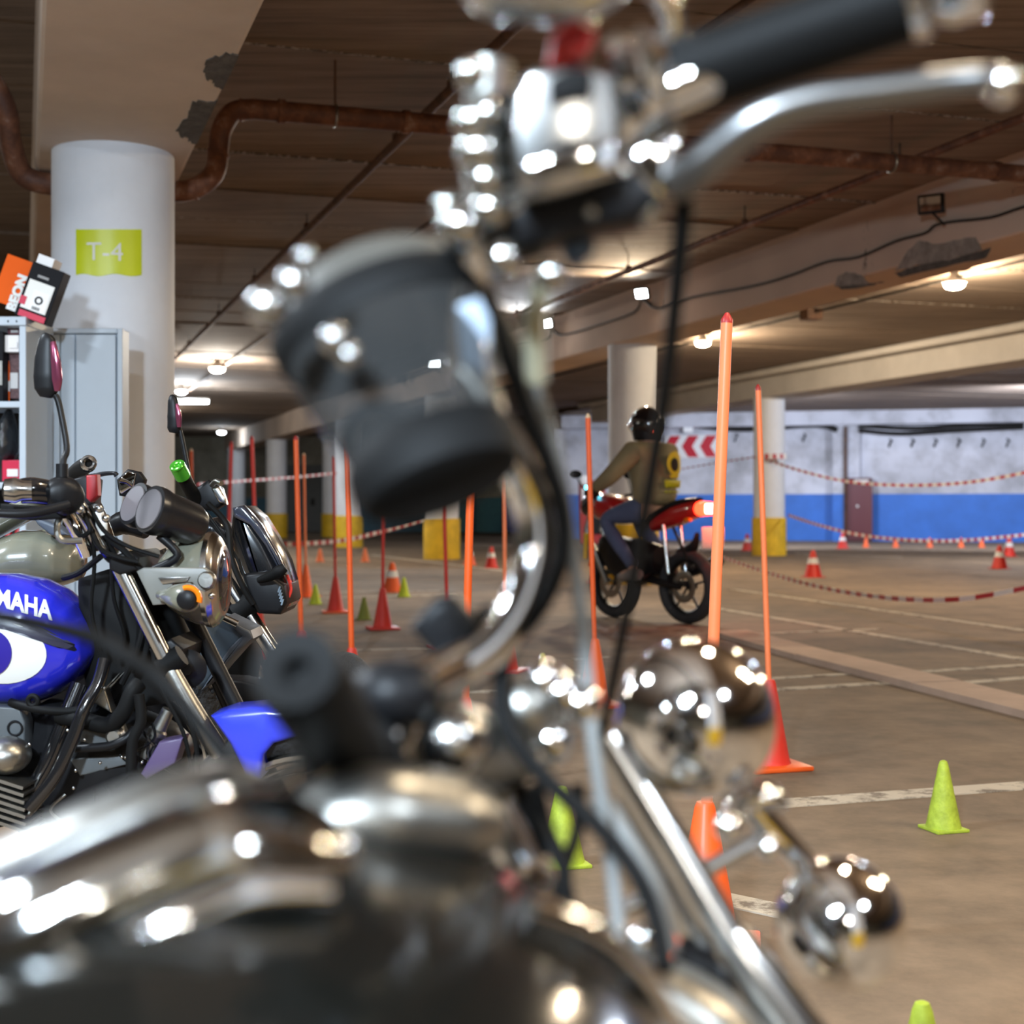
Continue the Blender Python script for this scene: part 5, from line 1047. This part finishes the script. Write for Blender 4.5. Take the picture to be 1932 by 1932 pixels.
# cables
for nm, pts_, r_, m in (('brake_hose', [(905, 515, .74), (935, 610, .74), (965, 700, .75), (1000, 790, .76), (1035, 880, .77), (1062, 970, .78), (1058, 1060, .78), (1020, 1145, .78), (965, 1215, .78), (945, 1290, .78), (962, 1380, .77), (1030, 1470, .76), (1120, 1550, .75), (1195, 1640, .73), (1235, 1730, .72), (1255, 1830, .70)], .0050, m_black),
                        ('brake_hose', [(900, 520, .76), (955, 620, .76), (1005, 720, .77), (1040, 820, .78), (1062, 920, .79), (1078, 1020, .80), (1092, 1120, .80), (1108, 1270, .80), (1122, 1420, .79), (1150, 1600, .78), (1172, 1790, .76)], .0038, m_hose),
                        ('throttle_cable', [(1292, 330, .70), (1288, 420, .71), (1275, 560, .74), (1258, 720, .80), (1232, 880, .86), (1200, 1060, .92), (1168, 1230, .98), (1135, 1390, 1.05)], [.0058, .0050, .0046, .0045, .0042, .0038, .0034, .003], m_black),
                        ('clutch_cable', [(-80, 1152, .80), (0, 1163, .80), (90, 1181, .81), (181, 1205, .82), (240, 1240, .82), (300, 1280, .82), (362, 1348, .81), (434, 1438, .80), (480, 1500, .79)], .0045, m_black),
                        ('cable', [(930, 1330, .82), (960, 1430, .82), (1010, 1540, .80), (1060, 1640, .78), (1080, 1720, .76)], .0035, m_black),
                        ('cable', [(1010, 1480, .80), (1030, 1560, .80), (1065, 1640, .79), (1060, 1700, .78)], .0045, m_black),
                        ('cable', [(1090, 1480, .84), (1090, 1560, .83), (1060, 1660, .80), (1050, 1740, .78)], .004, m_black),
                        ('brake_hose', [(1130, 1500, .80), (1190, 1600, .79), (1240, 1700, .78), (1262, 1800, .77)], .006, m_hose)):
    MB().tube([P(*q) for q in pts_], r_, 12, 5).build(nm, m, CR)
# fork and lamp bar with two chrome lamps
MB().tube([P(1145, 1395, .92), P(1270, 1595, .90), P(1385, 1790, .88)], .0125, 28).build('fork_tube', m_chrome2, CR)
MB().tube([P(1375, 1770, .88), P(1440, 1860, .87), P(1560, 2020, .86)], [.015, .0165, .0165], 28).build('fork_slider', m_chrome2, CR)
MB().tube([P(1180, 1500, .93), P(1300, 1720, .91), P(1400, 1880, .89)], .014, 20).build('fork_tube', m_chrome2, CR)
MB().blade([(1280, 1800, .90, 30, .02), (1380, 1830, .89, 40, .025), (1450, 1850, .88, 25, .02)], 2.6).build('lower_clamp', m_blackp, CR)
MB().blade([(1120, 1790, .84, 30, .02), (1200, 1850, .83, 60, .03), (1320, 1930, .83, 80, .04), (1450, 2050, .83, 70, .04)], 2.4).build('fork_cover', m_satin, CR)
lb_ = MB().tube([P(1395, 1490, .95), P(1440, 1545, .95), P(1560, 1680, .95)], [.013, .010, .0085], 20).build('lamp_bar', m_chrome, CR)
MB().tube([P(1180, 1715, .93), P(1300, 1660, .94), P(1440, 1580, .95)], .006, 14).build('lamp_bar', m_chrome2, CR)
MB().blade([(1370, 1540, .94, 14, .01), (1410, 1510, .94, 26, .014), (1450, 1500, .94, 24, .014), (1480, 1520, .94, 12, .01)], 2.2).build('lamp_clamp', m_chrome, CR)
for px, py, rpx, D in ((1312, 1358, 152, .93), (1585, 1742, 122, .92)):
    r_ = rpx * D / F; c_ = P(px, py, D)
    l_ = MB().ell(c_, (r_, r_ * 1.02, r_), u=48, v=32).build('chrome_lamp', m_chrome, CR)
    MB().torus(c_ + Vector((.25, .75, .05)) * r_, (.3, .95, .05), r_ * .66, .004, 40, 10).build('lamp_rim', m_chrome, l_)
    MB().lathe(c_ + Vector((.3, .95, .05)) * r_ * .86, (.3, .95, .05), [(0, r_ * .5), (.004, r_ * .45), (.008, .01)], 30).build('lamp_lens', m_mir, l_)
hr = MB().blade([(880, 1640, .82, 25, .012), (930, 1640, .83, 60, .026), (985, 1660, .84, 66, .028), (1030, 1700, .85, 30, .012)], 2.2, 28, 4).build('horn_cover', m_chrome, CR)
for px, py, r_ in ((905, 1645, .009), (965, 1620, .010), (1012, 1682, .009), (1210, 1772, .009), (1150, 1775, .012), (1450, 1600, .008), (1375, 1560, .009)): MB().ell(P(px, py, .84), (r_, r_, r_)).build('glint_bead', m_chrome, CR)  # chrome beads added to glint out of focus round horn and fork

# the rest of the cruiser below the frame: engine, exhaust, rear wheel (seen only in the chrome)
fdir = Vector((.36, .93, 0)).normalized(); sd_ = Vector((.93, -.36, 0)).normalized()
ob_ = Vector((-.05, .55, 0))
def C_(f, s_, z): return ob_ + fdir * f + sd_ * s_ + Vector((0, 0, z))
mb = MB(); rings = []
for f, z, h, w_ in ((-.30, .30, .05, .08), (-.15, .34, .16, .15), (.10, .36, .20, .17), (.30, .38, .17, .15), (.42, .40, .06, .08)):
    rings.append(mb.ring([C_(f, math.cos(t) * w_, z + math.sin(t) * h) for t in [2 * math.pi * j / 20 for j in range(20)]]))
mb.skin(rings).build('engine_block', m_satin, CR)
MB().tube([C_(.2, .18, .3), C_(-.3, .22, .22), C_(-1.0, .24, .25)], .045, 16, 4).build('exhaust', m_chrome, CR)
MB().torus(C_(-.75, 0, .33), sd_, .25, (.08, .09), 40, 12).build('rear_tyre', m_tyre, CR)
